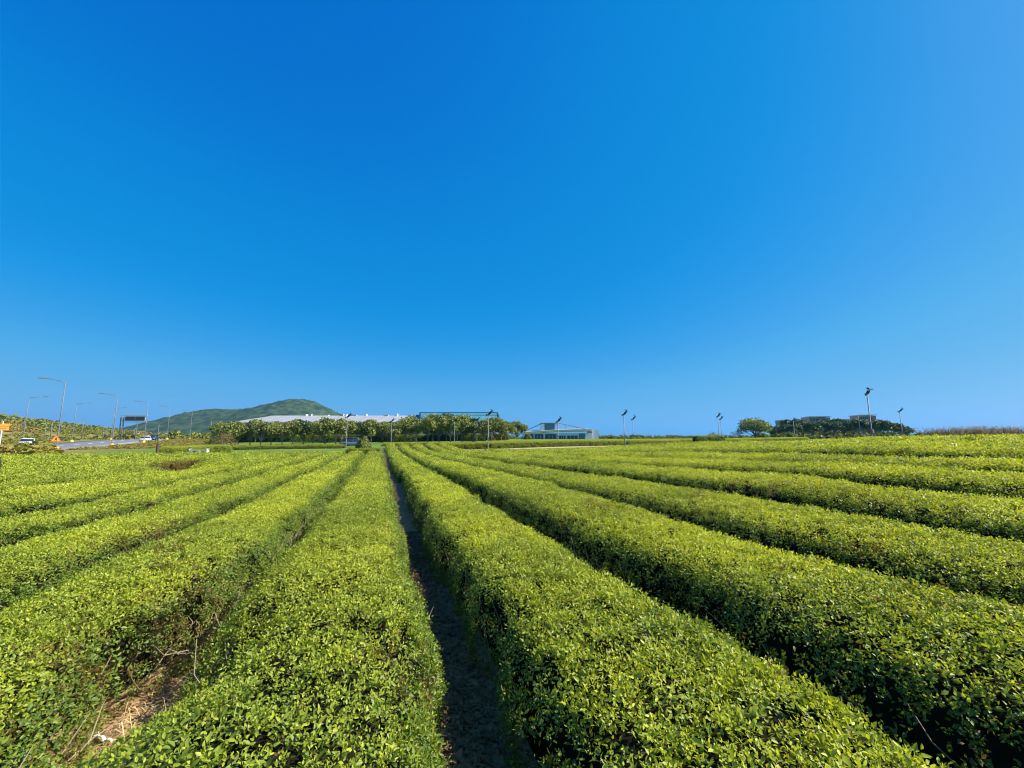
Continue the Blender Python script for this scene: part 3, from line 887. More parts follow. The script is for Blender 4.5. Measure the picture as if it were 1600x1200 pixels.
KNOLL = [limb_tree(120 + k, 7.0, 3.0, 1.6, M['dark_leaf'], M['pale_bark'] if k == 1 else M['bark'], 2000, 1., (.18, .38), .16, 13) for k in range(4)]
kn = [(1212, 4.8), (1226, 5.4), (1241, 5.6), (1256, 6.3), (1271, 6.0), (1287, 6.6), (1303, 6.6), (1319, 6.9), (1335, 6.6), (1351, 6.8), (1367, 6.6), (1381, 6.2), (1395, 5.8), (1408, 5.3), (1419, 4.4)]
for i, (px, H) in enumerate(kn):
    x, y = at(px, 146 - (i * 7 % 16) - (34 if px > 1375 else 0))
    t = thing('knoll_tree', 'dark evergreen tree of the wooded knoll, %s from the left in its front' % ordinal(i + 1), 'tree', (x, y, hz(x, y) - .1), i * 1.3, 'evergreens of the wooded knoll')
    s = H / 7.0 * (1. if px <= 1375 else .8) * 1.0
    t.scale = (s * 1.15, s * 1.15, s)
    link('trunk', KNOLL[i % 4][0], t); link('crown', KNOLL[i % 4][1], t)
for i, px in enumerate(range(1222, 1380, 17)):
    x, y = at(px, 168 - i % 3 * 4)
    t = thing('knoll_tree', 'evergreen crown rising behind the knoll front, %s from the left' % ordinal(i + 1), 'tree', (x, y, hz(x, y)), i * 2.1, 'evergreens at the back of the wooded knoll')
    s = (8.1 + .5 * math.sin(i * 1.7) - (1.6 if i == 0 else 0)) / 7.0; t.scale = (s * 1.15, s * 1.15, s)
    link('trunk', KNOLL[(i + 2) % 4][0], t); link('crown', KNOLL[(i + 2) % 4][1], t)

def bare_tree(label, px, depth, H, seed):
    r = random.Random(seed); mb = MB()
    def grow(p, d, l, rad, lev):
        q = p + d * l
        mb.tube([p, (p + q) / 2 + Vector((r.gauss(0, .03), r.gauss(0, .03), 0)) * l, q], [rad, rad * .8, rad * .6], 4, False)
        if lev == 0: return
        for _ in range(3 if lev > 1 else 4):
            nd = (d + Vector((r.gauss(0, .55), r.gauss(0, .55), r.gauss(.12, .3)))).normalized()
            grow(q, nd, l * r.uniform(.6, .85), rad * .6, lev - 1)
    for _ in range(3):
        grow(Vector((0, 0, -.1)), Vector((r.gauss(0, .5), r.gauss(0, .4), 1)).normalized(), H * .3, .09, 4)
    x, y = at(px, depth)
    t = thing('bare_tree', label, 'tree', (x, y, hz(x, y)))
    mb.build('branches', M['pale_bark'], t)
bare_tree('leafless brushy tree left of the paired fan poles', 1110, 120, 3.4, 1)
bare_tree('leafless brushy tree right of the paired fan poles', 1145, 122, 3.2, 2)

# ------------------------------------------------------------------ frost fans on poles
def make_fan(loc, rz, label, H):
    t = thing('frost_fan', label, 'frost fan', loc, rz, 'frost fans on poles over the tea field')
    MB().tube([(0, 0, -.2), (0, 0, .02), (0, 0, H * .45), (0, 0, H * .45 + .01), (0, 0, H)], [.075, .075, .07, .055, .05], 10).build('pole', M['galv'], t, True)
    MB().box(-.28, .08, -.05, .05, H - .04, H + .04).box(-.30, -.16, -.07, .07, H - .18, H + .06).build('bracket', M['dark_metal'], t)
    MB().tube([(.0, 0, H + .02), (.10, 0, H + .12), (.26, 0, H + .30), (.42, 0, H + .46)], [.08, .15, .15, .10], 10).build('motor', M['dark_metal'], t, True)
    hub = Vector((.50, 0, H + .54)); ax = Vector((.7, 0, .72)).normalized()
    u = Vector((-.72, 0, .7)); w = Vector((0, 1, 0))
    for k in range(3):
        a = k * 2.094 + .5; d = u * math.cos(a) + w * math.sin(a); e = ax.cross(d)
        v = []
        for l, wd, tw in ((.05, .07, .5), (.18, .10, .4), (.33, .07, .25)):
            for sg in (-1, 1):
                p = hub + d * l + (e * math.cos(tw) + ax * math.sin(tw)) * wd * sg; v += [p + ax * .012, p - ax * .012]
        f = []
        for s in (0, 4):
            f += [(s, s + 2, s + 6, s + 4), (s + 1, s + 5, s + 7, s + 3), (s, s + 4, s + 5, s + 1), (s + 2, s + 3, s + 7, s + 6)]
        f += [(0, 1, 3, 2), (8, 10, 11, 9)]
        MB().add(v, f).build('blade', M['dark_metal'], t)
    MB().tube([(.42, 0, H + .46), tuple(hub + ax * .08)], [.05, .03], 8).build('hub', M['dark_metal'], t)
    MB().box(-.13, .13, -.2, -.07, 1.2, 1.62).build('control_box', M['galv'], t)
    return t
fans = [  # px, depth, pole height, heading, label
    (541, 64, 4.5, .3, 'pale fan pole standing left of the parked grey car'),
    (611, 80, 4.3, -.2, 'fan pole amid the lawn trees, halfway along the long roof'),
    (710, 77, 4.2, .2, 'slim fan pole in front of the glass box, its left one'),
    (745, 86, 4.6, 0., 'slim fan pole left of and farther than the tall central one'),
    (763, 53, 4.5, .1, 'tall central fan pole right of the glass box trees'),
    (872, 60, 3.6, .1, 'fan pole in front of the low blue-white pavilion'),
    (976, 60, 4.6, .1, 'taller of the two neighbouring fan poles right of the pavilion'),
    (990, 77, 4.5, .0, 'shorter of the two neighbouring fan poles right of the pavilion'),
    (1124, 78, 5.0, .2, 'taller of the paired fan poles behind the block hedge'),
    (1128, 92, 5.0, .1, 'shorter of the paired fan poles behind the block hedge'),
    (1242, 100, 4.8, .2, 'fan pole left of the brick block on the wooded knoll'),
    (1363, 46, 5.6, .3, 'tallest fan pole, leaning large before the wooded knoll'),
    (1411, 80, 5.4, -.6, 'fan pole at the right end of the wooded knoll')]
for px, d, H, rz, lab in fans:
    x, y = at(px, d)
    make_fan((x, y, hz(x, y)), rz, lab, H)
x, y = at(1345, 88)
t = thing('plain_pole', 'thin plain pole left of the tallest fan pole', 'pole', (x, y, hz(x, y)))
MB().tube([(0, 0, -.2), (0, 0, 2.5), (0, 0, 5.2)], [.07, .06, .045], 8).build('shaft', M['galv'], t, True)
MB().tube([(0, 0, 5.2), (0, 0, 5.26)], [.07, .03], 8).build('cap', M['dark_metal'], t)

# ------------------------------------------------------------------ street lamps
def make_lamp(loc, rz, label, H=10.):
    t = thing('street_lamp', label, 'street lamp', loc, rz, 'street lamps along the road')
    MB().tube([(0, 0, -.2), (0, 0, 0), (0, 0, H * .5), (0, 0, H)], [.10, .09, .07, .05], 10).build('pole', M['galv'], t, True)
    MB().tube([(0, 0, H - .05), (-.5, 0, H + .12), (-1.4, 0, H + .32), (-2.0, 0, H + .36)], [.055, .05, .045, .04], 8).build('arm', M['galv'], t, True)
    MB().prism([(-1.9, H + .30), (-2.0, H + .44), (-2.5, H + .48), (-2.9, H + .40), (-2.85, H + .33)], -.14, .14).build('lamp_head', M['galv'], t)
    MB().tube([(0, 0, -.2), (0, 0, .12), (0, 0, .55)], [.46, .42, .26], 10).build('base', M['yellow_paint'], t)
    return t
ra = math.atan2(LN[1], LN[0])
names_near = ['tallest street lamp, nearest to the orange triangle sign', 'second street lamp along the near edge of the road', 'third street lamp along the near kerb, beside the overhead gantry', 'fourth street lamp along the near kerb, beyond the two cars', 'fifth and farthest street lamp along the near kerb']
for k, lab in enumerate(names_near):
    p = roadpt(25.7 * k, 0); make_lamp((p[0], p[1], hz(*p)), ra + math.pi, lab)
names_far = ['leftmost street lamp, its arm reaching right, across the road', 'second street lamp on the far side of the road', 'third street lamp on the far side of the road', 'fourth street lamp on the far side of the road']
for k, lab in enumerate(names_far):
    p = roadpt(16 + 25.7 * k, 17.5); make_lamp((p[0], p[1], hz(*p)), ra, lab)

# ------------------------------------------------------------------ signs and road furniture
p = roadpt(-6.5, -.6); zz = hz(*p)
x, y = at(87.5, 54); zz = hz(x, y)
aim = math.atan2(-x, y)                      # plates face the camera side
t = thing('warning_sign', 'orange triangular warning sign with red rim beside the nearest street lamp', 'sign', (x, y, zz), aim, scale=.78)
MB().tube([(0, .06, -.2), (0, .06, 2.8)], .045, 8).build('post', M['galv'], t)
def tri(s, y0, y1, zc): return MB().prism([(-s, zc - s * .577), (s, zc - s * .577), (0, zc + s * 1.155)], y0, y1)
tri(.66, -.005, .02, 2.15).build('rim', M['red_sign'], t)
tri(.52, -.022, -.006, 2.15).build('face', M['orange_sign'], t)
pic = MB().prism([(-.17, 1.93), (-.08, 1.93), (0, 2.12), (.09, 1.93), (.18, 1.93), (.07, 2.22), (.12, 2.34), (.03, 2.40), (-.08, 2.36), (-.12, 2.20)], -.030, -.023)
pic.prism([(.0, 2.43), (.08, 2.45), (.08, 2.53), (0, 2.54), (-.05, 2.48)], -.030, -.023)
pic.build('pictogram', M['black_paint'], t)

x, y = at(3, 46); zz = hz(x, y)
t = thing('board_sign', 'orange board sign on a pale post at the left picture edge', 'sign', (x, y, zz), math.atan2(-x, y), scale=.9)
MB().tube([(-.12, .06, -.2), (-.12, .06, 4.25), ], .06, 8).build('post', M['pole_white'], t)
MB().box(-.45, .42, -.02, .02, 3.15, 3.85).build('panel', M['orange_sign'], t)
MB().box(-.45, .42, -.026, -.021, 3.60, 3.68).box(-.3, .25, -.026, -.021, 3.32, 3.4).build('stripes', M['red_sign'], t)
MB().box(-.30, .62, -.012, .03, 3.87, 3.96).build('top_plate', M['orange_sign'], t)
MB().tube([(-.12, .06, 4.25), (-.3, .06, 4.4)], .03, 6).tube([(-.12, .06, 4.25), (.06, .06, 4.4)], .03, 6).build('finial', M['galv'], t)

# overhead gantry with message boards
M['board_grey'] = simple('board_grey', (.22, .26, .31), .5)
pa = np.array(at(188, 150)); pb = np.array(at(225, 150))
t = thing('overhead_gantry', 'overhead road gantry with dark message boards in a pale frame', 'gantry', (pa[0], pa[1], hz(*pa)), 0)
W = pb[0] - pa[0]
for xx in (-.7, .35):
    MB().tube([(xx, 0, -.5), (xx, 0, 8.0)], .17, 8).build('post', M['galv'], t)
MB().tube([(W * .55, .8, -.5), (W * .55, .8, 7.6)], .14, 8).build('post', M['galv'], t)
MB().box(-.9, W + .1, -.15, .15, 8.55, 8.85).build('beam', M['pole_white'], t)
MB().box(-.9, W + .1, -.15, .15, 6.15, 6.45).build('beam', M['pole_white'], t)
MB().box(-.2, .15, -.2, .2, 6.46, 8.54).build('frame_end', M['pole_white'], t)
for k in range(2):
    a = 1.0 + k * (W - 1.1) / 2
    pnl = MB().box(a, a + (W - 1.1) / 2 - .25, -.22, .12, 6.7, 8.35).build('message_board', M['board_grey'], t)
    MB().box(a + .12, a + (W - 1.1) / 2 - .37, -.25, -.225, 6.9, 8.15).build('screen', M['glass_dark'], pnl)

# pale posts scattered over the scrub beyond the road
spots = [(34, 150, 5.5), (44, 190, 5.5), (69, 120, 4.6), (78, 118, 6.0), (93, 170, 5.0), (127, 132, 6.2), (160, 120, 3.2), (165, 140, 5.0), (209, 160, 4.5), (246, 150, 5.4), (328, 150, 6.5)]
for i, (px, d, H) in enumerate(spots):
    x, y = at(px, d)
    t = thing('utility_post', 'pale post in the scrub beyond the road, %s from the left' % ordinal(i + 1), 'post', (x, y, hz(x, y)), i, 'pale posts beyond the road')
    MB().tube([(0, 0, -.3), (0, 0, H)], [.10, .07], 8).build('shaft', M['galv'], t, True)
    MB().box(-.3, .3, -.06, .06, H - .45, H - .33).build('crossbar', M['galv'], t)

x, y = at(248, 43.5)
t = thing('wooden_post', 'dark stubby wooden post at the left end of the clipped hedge', 'post', (x, y, hz(x, y)))
MB().tube([(0, 0, -.2), (0, 0, 1.0), (.01, 0, 1.32)], [.15, .14, .12], 9).build('shaft', M['wood_dark'], t)
MB().tube([(.01, 0, 1.32), (.01, 0, 1.37)], [.15, .10], 9).build('cap', M['wood_dark'], t)

x, y = at(0.5, 13.2)
t = thing('dark_stake', 'dark rounded stake cut by the left picture edge among tea rows', 'stake', (x, y, hz(x, y)))
MB().tube([(0, 0, -.1), (0, 0, 1.1), (0, 0, 1.35), (0, 0, 1.42)], [.07, .07, .075, .03], 10).build('shaft', M['black_paint'], t, True)
MB().tube([(0, 0, .95), (0, 0, 1.0), (0, 0, 1.25), (0, 0, 1.30)], [.07, .10, .10, .07], 10).build('sleeve', M['tyre'], t, True)

x, y = at(313, 46)
t = thing('bench', 'low white bench in front of the dark clipped hedge', 'bench', (x, y, hz(x, y)), .1)
for k in range(3):
    MB().box(-.95, .95, -.22 + k * .16, -.09 + k * .16, .55, .60).build('slat', M['white_paint'], t)
for xx in (-.85, 0, .85):
    MB().box(xx - .05, xx + .05, -.2, .2, -.1, .545).build('leg', M['white_paint'], t)
for xx in (-.95, .85):
    MB().box(xx, xx + .08, -.2, -.12, .601, .68).box(xx, xx + .08, -.2, .2, .68, .72).build('armrest', M['white_paint'], t)

# ------------------------------------------------------------------ cars
def loft(sections):
    mb = MB(); n = len(sections[0]); vs = [v for s in sections for v in s]
    fs = [(i * n + k, i * n + (k + 1) % n, (i + 1) * n + (k + 1) % n, (i + 1) * n + k) for i in range(len(sections) - 1) for k in range(n)]
    fs += [tuple(range(n))[::-1], tuple((len(sections) - 1) * n + k for k in range(n))]
    return mb.add(vs, fs)

def make_car(label, loc, rz, paint, kind):
    t = thing('car', label, 'car', loc, rz)
    L, Wd = (4.6, .90) if kind == 'sedan' else (4.5, .93)
    bon, Hh = (.80, 1.45) if kind == 'sedan' else (.98, 1.72)
    def sec(x, z0, z1, w): return [(x, -w * .92, z0), (x, -w, z0 + .2), (x, -w * .98, z1 - .12), (x, -w * .86, z1), (x, w * .86, z1), (x, w * .98, z1 - .12), (x, w, z0 + .2), (x, w * .92, z0)]
    h = L / 2
    loft([sec(-h, .38, bon - .12, Wd * .86), sec(-h + .12, .26, bon + .02, Wd * .95), sec(-h + .9, .22, bon + .06, Wd), sec(0, .20, bon + .06, Wd), sec(h - 1.2, .22, bon + .03, Wd), sec(h - .25, .24, bon - .12, Wd * .94), sec(h, .34, bon - .24, Wd * .82)]).build('body', paint, t, True)
    xa, xb, xc, xd = (-1.9, -1.15, .35, 1.15) if kind == 'sedan' else (-2.12, -1.85, .35, 1.1)
    def gs(x, z, w): return [(x, -w, bon), (x, -w * .98, bon + .05), (x, -w * .82, z), (x, w * .82, z), (x, w * .98, bon + .05), (x, w, bon)]
    loft([gs(xa, bon + .10, Wd * .86), gs(xb, Hh - .05, Wd * .92), gs((xb + xc) / 2, Hh - .01, Wd * .93), gs(xc, Hh - .05, Wd * .92), gs(xd, bon + .10, Wd * .86)]).build('windows', M['glass_dark'], t, True)
    rf = [[(x, -w, z - .05), (x, -w * .9, z), (x, w * .9, z), (x, w, z - .05)] for x, z, w in ((xb - .12, Hh - .07, Wd * .78), (xb, Hh, Wd * .82), ((xb + xc) / 2, Hh + .03, Wd * .83), (xc, Hh, Wd * .82), (xc + .12, Hh - .07, Wd * .78))]
    loft(rf).build('roof', paint, t, True)
    for xx in ((xb + xc) / 2 + .1, ):
        for s in (-1, 1):
            MB().tube([(xx, s * Wd * .955, bon + .02), (xx, s * Wd * .80, Hh - .02)], .04, 5).build('door_pillar', paint, t)
    for xx in (-L * .29, L * .31):
        for s in (-1, 1):
            w = MB().tube([(xx, s * (Wd - .2), .33), (xx, s * (Wd + .02), .33)], .33, 16).build('wheel', M['tyre'], t)
            MB().tube([(xx, s * (Wd + .021), .33), (xx, s * (Wd + .035), .33)], [.21, .19], 12).build('rim', M['galv'], w)
    for s in (-1, 1):
        MB().box(h - .22, h - .02, s * Wd * .62 - .18, s * Wd * .62 + .18, bon - .32, bon - .16).build('headlight', M['lamp_clear'], t)
        MB().box(-h + .0, -h + .14, s * Wd * .66 - .16, s * Wd * .66 + .16, bon - .16, bon - .02).build('tail_light', M['lamp_red'], t)
        MB().box(xd - .35, xd - .2, s * Wd - .02 * s, s * (Wd + .18), bon + .06, bon + .2) if False else None
    return t
def road_car(label, px, depth, paint, kind, flip):
    x, y = at(px, depth)
    return make_car(label, (x, y, hz(x, y) + .12), math.atan2(LD[1], LD[0]) + (math.pi if flip else 0), paint, kind)
road_car('white sedan driving on the road, ahead of the dark one', 228, 108, M['car_white'], 'sedan', True)
road_car('dark navy off-roader following the white sedan on the road', 239, 113, M['car_navy'], 'suv', True)
road_car('white hatchback half hidden by verge shrubs at far left', 46, 82, M['car_white'], 'sedan', False)
x, y = at(556, 66)
make_car('grey car parked behind the low hedge beside a pine-like bush', (x, y, hz(x, y) - .15), .2, M['car_grey'], 'sedan')

# ------------------------------------------------------------------ long building with pale roof, and glass box
x0, yb = at(362, 128); x1, _ = at(668, 128); zb = hz((x0 + x1) / 2, yb)
b = thing('long_building', 'long low building with pale metal hip roof behind the lawn trees', 'building', (x0, yb, zb))
LB = x1 - x0; DB = 22.
eave, ridge = 5.4, 8.1
MB().box(.8, LB - .8, 0, DB, -.5, eave).build('wall', M['wall_grey'], b)
rf = MB().add([(-.6, -1.2, eave), (LB + .6, -1.2, eave), (LB + .6, DB + 1.2, eave), (-.6, DB + 1.2, eave), (7.0, DB * .42, ridge), (LB - 1, DB * .42, ridge),
               (-.6, -1.2, eave - .3), (LB + .6, -1.2, eave - .3), (LB + .6, DB + 1.2, eave - .3), (-.6, DB + 1.2, eave - .3)],
              [(0, 1, 5, 4), (1, 2, 5), (2, 3, 4, 5), (3, 0, 4), (6, 7, 1, 0), (7, 8, 2, 1), (8, 9, 3, 2), (9, 6, 0, 3), (9, 8, 7, 6)]).build('roof', M['roof_metal'], b)
for k in range(18):
    xx = 6.5 + k * (LB - 9) / 17
    t0, t1 = .03, .96
    a = Vector((xx, -1.2, eave)); c = Vector((xx, DB * .42, ridge))
    MB().tube([a.lerp(c, t0) + Vector((0, 0, .04)), a.lerp(c, t1) + Vector((0, 0, .04))], .05, 4).build('seam', M['roof_metal'], rf)
for k, (f, w_, h_) in enumerate([(.30, .5, 1.3), (.325, .5, 1.4), (.41, 1.6, .9), (.50, .6, 1.5), (.52, .5, 1.2), (.56, 2.0, .9), (.63, .4, 1.3), (.74, 1.4, .8), (.80, .3, 1.6), (.87, 1.2, .8)]):
    MB().box(LB * f - w_ / 2, LB * f + w_ / 2, DB * .42 - .8, DB * .42 + .3, ridge - .6, ridge - .3 + h_ * .55).build('roof_vent', M['white_paint'] if k % 2 == 0 else M['wall_grey'], rf)
for k in range(20):
    xx = 2.5 + k * (LB - 5) / 20
    wdw = MB().box(xx, xx + 1.9, -.06, .02, 1.0, 3.6).build('window', M['glass_dark'], b)
    MB().box(xx - .08, xx + 1.98, -.10, -.062, .9, 1.0).box(xx - .08, xx + 1.98, -.10, -.062, 3.6, 3.7).build('frame', M['white_paint'], wdw)

x0, yb = at(655, 120); x1, _ = at(777, 120); zb = hz((x0 + x1) / 2, yb)
b = thing('glass_building', 'mint glass box building with dark frame above the lawn trees', 'building', (x0, yb, zb))
LB = x1 - x0; H0, H1 = 4.4, 8.2; DG = 14.
MB().box(.1, LB - .1, .2, DG, -.5, H0 - .12).build('lower_wall', M['wall_pale'], b)
MB().box(0, LB, .05, DG, H0 - .1, H0 + .25).build('sill_band', M['white_paint'], b)
MB().box(LB * .12, LB * .55, 4.0, 9, H0 + .26, H1 - 1.6).build('inner_wall', M['white_paint'], b)
for y0_, y1_ in ((-.1, .1), (DG - .1, DG + .1)):
    MB().box(-.1, LB + .1, y0_, y1_, H1 - .22, H1).build('roof_beam', M['glass_teal'], b)
for k in range(8):
    xa = k * LB / 7
    MB().box(xa - .08, xa + .08, .11, DG - .11, H1 - .2, H1 - .02).build('roof_beam', M['glass_teal'], b)
MB().box(.1, LB - .1, .12, .2, H1 - 1.0, H1 - .24).build('fascia', M['glass_clear'], b)
for xx in (0, LB):
    for yy in (0, DG):
        MB().box(xx - .18, xx + .18, yy - .18, yy + .18, H0 + .26, H1 - .23).build('corner_post', M['glass_teal'], b)
NP = 14
for k in range(NP):
    xa = .25 + k * (LB - .5) / NP; xb_ = xa + (LB - .5) / NP
    MB().box(xa + .05, xb_ - .05, .14, .18, H0 + .26, H1 - 1.02).build('pane', M['glass_clear'], b)
    MB().box(xa + .05, xb_ - .05, DG - .1, DG - .06, H0 + .26, H1 - .24).build('back_pane', M['glass_clear'], b)
    MB().box(xa - .05, xa + .05, .02, .20, H0 + .26, H1 - 1.02).build('mullion', M['white_paint'], b)
for k in range(9):
    xa = 1.0 + k * (LB - 3) / 9
    MB().box(xa, xa + 1.6, .14, .19, .9, 3.0).build('window', M['glass_dark'], b)
xw, yw = at(648, 121)
b = thing('blue_annex', 'small blue-roofed annex at the left end of the glass box', 'building', (xw, yw, hz(xw, yw)))
MB().box(-2.0, 2.0, 0, 6, -.5, 6.2).build('wall', M['wall_grey'], b)
MB().add([(-2.4, -.4, 6.2), (1.6, -.4, 6.2), (1.6, 6.4, 6.2), (-2.4, 6.4, 6.2), (-.2, -.4, 7.5), (1.6, -.4, 7.5), (1.6, 6.4, 7.5), (-.2, 6.4, 7.5)], [(0, 1, 5, 4), (1, 2, 6, 5), (2, 3, 7, 6), (3, 0, 4, 7), (4, 5, 6, 7), (3, 2, 1, 0)]).build('roof', M['blue_roof'], b)

# ------------------------------------------------------------------ pavilion with cable-stayed roof
D = 190.
x0, yb = at(818, D); x1, _ = at(936, D); zb = hz((x0 + x1) / 2, yb) - .7
b = thing('pavilion', 'low blue-white pavilion with curved eave and stayed triangular roof frame', 'building', (x0, yb, zb))
LB = x1 - x0
MB().box(0, LB - 3, .6, 16, -1.5, 3.6).build('wall', M['wall_pale'], b)
pts = [(t_, 3.7 + 1.3 * math.sin(t_ / LB * math.pi * .62) ** 1.0 + .15) for t_ in np.linspace(-1, LB - 3.2, 12)]
poly = [(a_, z_ - .75) for a_, z_ in pts] + [(a_, z_) for a_, z_ in pts[::-1]]
MB().prism(poly, -.3, 16.2).build('eave', M['white_paint'], b)
vs = [(a_, -.9, z_ + .02) for a_, z_ in pts] + [(a_, 9., z_ + .6) for a_, z_ in pts] + [(a_, -.9, z_ - .12) for a_, z_ in pts]
nP = len(pts)
MB().add(vs, [(i_, i_ + 1, nP + i_ + 1, nP + i_) for i_ in range(nP - 1)] + [(2 * nP + i_, 2 * nP + i_ + 1, i_ + 1, i_) for i_ in range(nP - 1)]).build('roof', M['roof_metal'], b)
MB().box(LB - 2.9, LB, 1, 14, -1.5, 5.0).build('end_block', M['wall_pale'], b)
MB().box(10, 14.6, 3, 9, 4.2, 8.0).build('glass_core', M['glass_teal'], b)
MB().box(8.4, 9.9, 3, 8, 4.2, 7.6).build('core_wall', M['white_paint'], b)
MB().box(14.7, 16.2, 3, 8, 4.2, 7.7).build('core_wall', M['wall_pale'], b)
MB().box(8.2, 16.6, 2.8, 9.2, 8.02, 8.3).build('core_roof', M['roof_metal'], b)
for a_, c_ in (((1.2, 4, 4.6), (9.0, 4, 8.1)), ((16.4, 4, 8.25), (29.5, 4, 5.4))):
    MB().tube([a_, c_], .2, 6).build('stay', M['galv'], b)
for xx in (20.0, 25.2):
    MB().tube([(xx, 4, 4.2), (xx, 4, 8.25 - (xx - 16.4) * .218)], .07, 6).build('strut', M['galv'], b)
for xa, xb_ in ((1.2, 4.6), (5.2, 9.2), (10, 15.2), (16.4, 19.4), (20.2, 25)):
    wdw = MB().box(xa, xb_, .45, .58, .4, 3.0 if xa < 16 else 2.3).build('window', M['glass_dark'], b)
    for j in range(1, 3):
        xm = xa + (xb_ - xa) * j / 3
        MB().box(xm - .05, xm + .05, .38, .44, .4, 2.3).build('mullion', M['white_paint'], wdw)
MB().box(25.6, 28.4, .4, .58, -.2, 3.2).build('door', M['glass_teal'], b)

# ------------------------------------------------------------------ blocks on the wooded knoll
def block(px, depth, W, Hh, Dp, label, rz, left_mat, right_mat, top_mat):
    x, y = at(px, depth)
    b = thing('hillside_house', label, 'building', (x, y, hz(x, y)), rz)
    MB().box(-W / 2, 0, 0, Dp, -.5, Hh).build('wall', left_mat, b)
    MB().box(.003, W / 2, -.4, Dp - .4, -.5, Hh - .25).build('wall', right_mat, b)
    MB().box(-W / 2 - .3, W / 2 + .3, -.7, Dp + .3, Hh, Hh + .35).build('roof_slab', top_mat, b)
    for k in range(3):
        xa = -W / 2 + .4 + k * W / 6.6
        MB().box(xa, xa + W / 9, -.05, .01, Hh - 2.0, Hh - .7).build('window', M['glass_dark'], b)
    MB().box(W * .12, W * .26, -.45, -.39, Hh - 2.0, Hh - .9).build('window', M['glass_dark'], b)
    return b
block(1283, 196, 8.6, 10.2, 9, 'brick and grey block on top of the wooded knoll, the middle one', -.25, M['warm_grey'], M['brick'], M['wall_pale'])
block(1233, 200, 4.6, 8.8, 8, 'small grey block peeping over the left of the wooded knoll', -.2, M['warm_grey'], M['warm_grey'], M['wall_pale'])
block(1359, 190, 6.4, 10.4, 8, 'brick-fronted block behind the tallest fan pole on the knoll', -.25, M['warm_grey'], M['brick'], M['wall_pale'])
block(1258, 205, 8.5, 8.9, 7, 'low pale block between the grey and brick blocks', -.2, M['wall_pale'], M['wall_pale'], M['white_paint'])
block(1316, 205, 9.5, 9.2, 7, 'low pale block between the two brick blocks', -.2, M['wall_pale'], M['brick'], M['white_paint'])

# ------------------------------------------------------------------ scrub, far woods, hill, reeds
def scrub(name, label, cat, xs, ys, size, tint, dead, seed):
    r = np.random.default_rng(seed); n = len(xs)
    z = height(xs, ys)
    sc = np.stack([size * r.uniform(1, 1.5, n), size * r.uniform(1, 1.5, n), size * r.uniform(.7, 1.1, n)], 1)
    d = np.zeros((n, 3)); d[:, 2] = 1; d += r.normal(0, .06, (n, 3))
    o = scatter(name, BUSHES, np.stack([xs, ys, z - .05], 1), d, sc, tint, dead, r, None, 6)
    tag(o, label, cat); return o
r = np.random.default_rng(77)
n = 15000
xs = r.uniform(-620, -60, n); ys = r.uniform(35, 560, n)
t_ = -(xs + 66) * .85 - (ys - 60) * .53
ok = (t_ > 19) & (np.abs(xs) < 1.4 * ys + 10)
xs, ys, t_ = xs[ok], ys[ok], t_[ok]
cl = vnoise(np.stack([xs * .03, ys * .03], -1), 3)
size = np.clip(1.0 + (t_ - 20) * .04, 1.0, 5.5) * r.uniform(.6, 1.3, len(xs)) * (.6 + .9 * cl)
tint = np.clip(1.0 - cl * 1.1 + r.uniform(-.25, .25, len(xs)) - np.clip(t_ / 500, 0, .4), 0, 1)
dead = np.clip((vnoise(np.stack([xs * .06, ys * .06], -1), 9) - .55) * 4 * np.exp(-t_ / 90), 0, .8)
scrub('scrubland', 'mixed green and brown scrub covering the slope beyond the road', 'scrub', xs, ys, size, tint, dead, 5)
n = 420
tt = r.uniform(-36, -1, n); of = r.uniform(-9, .1, n)
pp = np.array([roadpt(a, b_) for a, b_ in zip(tt, of)])
ppx = 800 + pp[:, 0] / pp[:, 1] * FPX
ok = (pp[:, 1] > field_end(pp[:, 0]) + 2) & (ppx < 78)
scrub('verge_shrubs', 'scruffy verge shrubs between the left tea rows and the road', 'shrub', pp[ok, 0], pp[ok, 1], r.uniform(.8, 2.2, ok.sum()), r.uniform(.1, .7, ok.sum()), (r.random(ok.sum()) < .25) * .6, 6)
n = 900
tt = r.uniform(2, 110, n); of = r.uniform(-15, -.2, n)
pp = np.array([roadpt(a, b_) for a, b_ in zip(tt, of)])
scrub('verge_weeds', 'brownish weeds along the near kerb past the second street lamp', 'weeds', pp[:, 0], pp[:, 1], r.uniform(.25, .8, n), r.uniform(.2, .9, n), (r.random(n) < .4) * .7, 7)
n = 700
xs = r.uniform(-20, 330, n); ys = r.uniform(230, 330, n)
scrub('far_woodland', 'low far woodland along the horizon right of the pavilion', 'woodland', xs, ys, r.uniform(2.0, 4.2, n), r.uniform(0, .35, n), np.zeros(n), 8)
n = 420
xs = r.uniform(84, 150, n); ys = r.uniform(150, 176, n)
ok = (xs / ys > .63) & (xs / ys < .93)
scrub('knoll_undergrowth', 'dark undergrowth filling the wooded knoll between its trunks', 'undergrowth', xs[ok], ys[ok], r.uniform(2.6, 4.4, ok.sum()), np.zeros(ok.sum()), np.zeros(ok.sum()), 10)
n = 260
xs = r.uniform(-150, -60, n); ys = r.uniform(150, 230, n)
scrub('wood_behind_road', 'dark trees behind the road bend below the hill', 'woodland', xs, ys, r.uniform(2.5, 5, n), r.uniform(0, .4, n), np.zeros(n), 9)

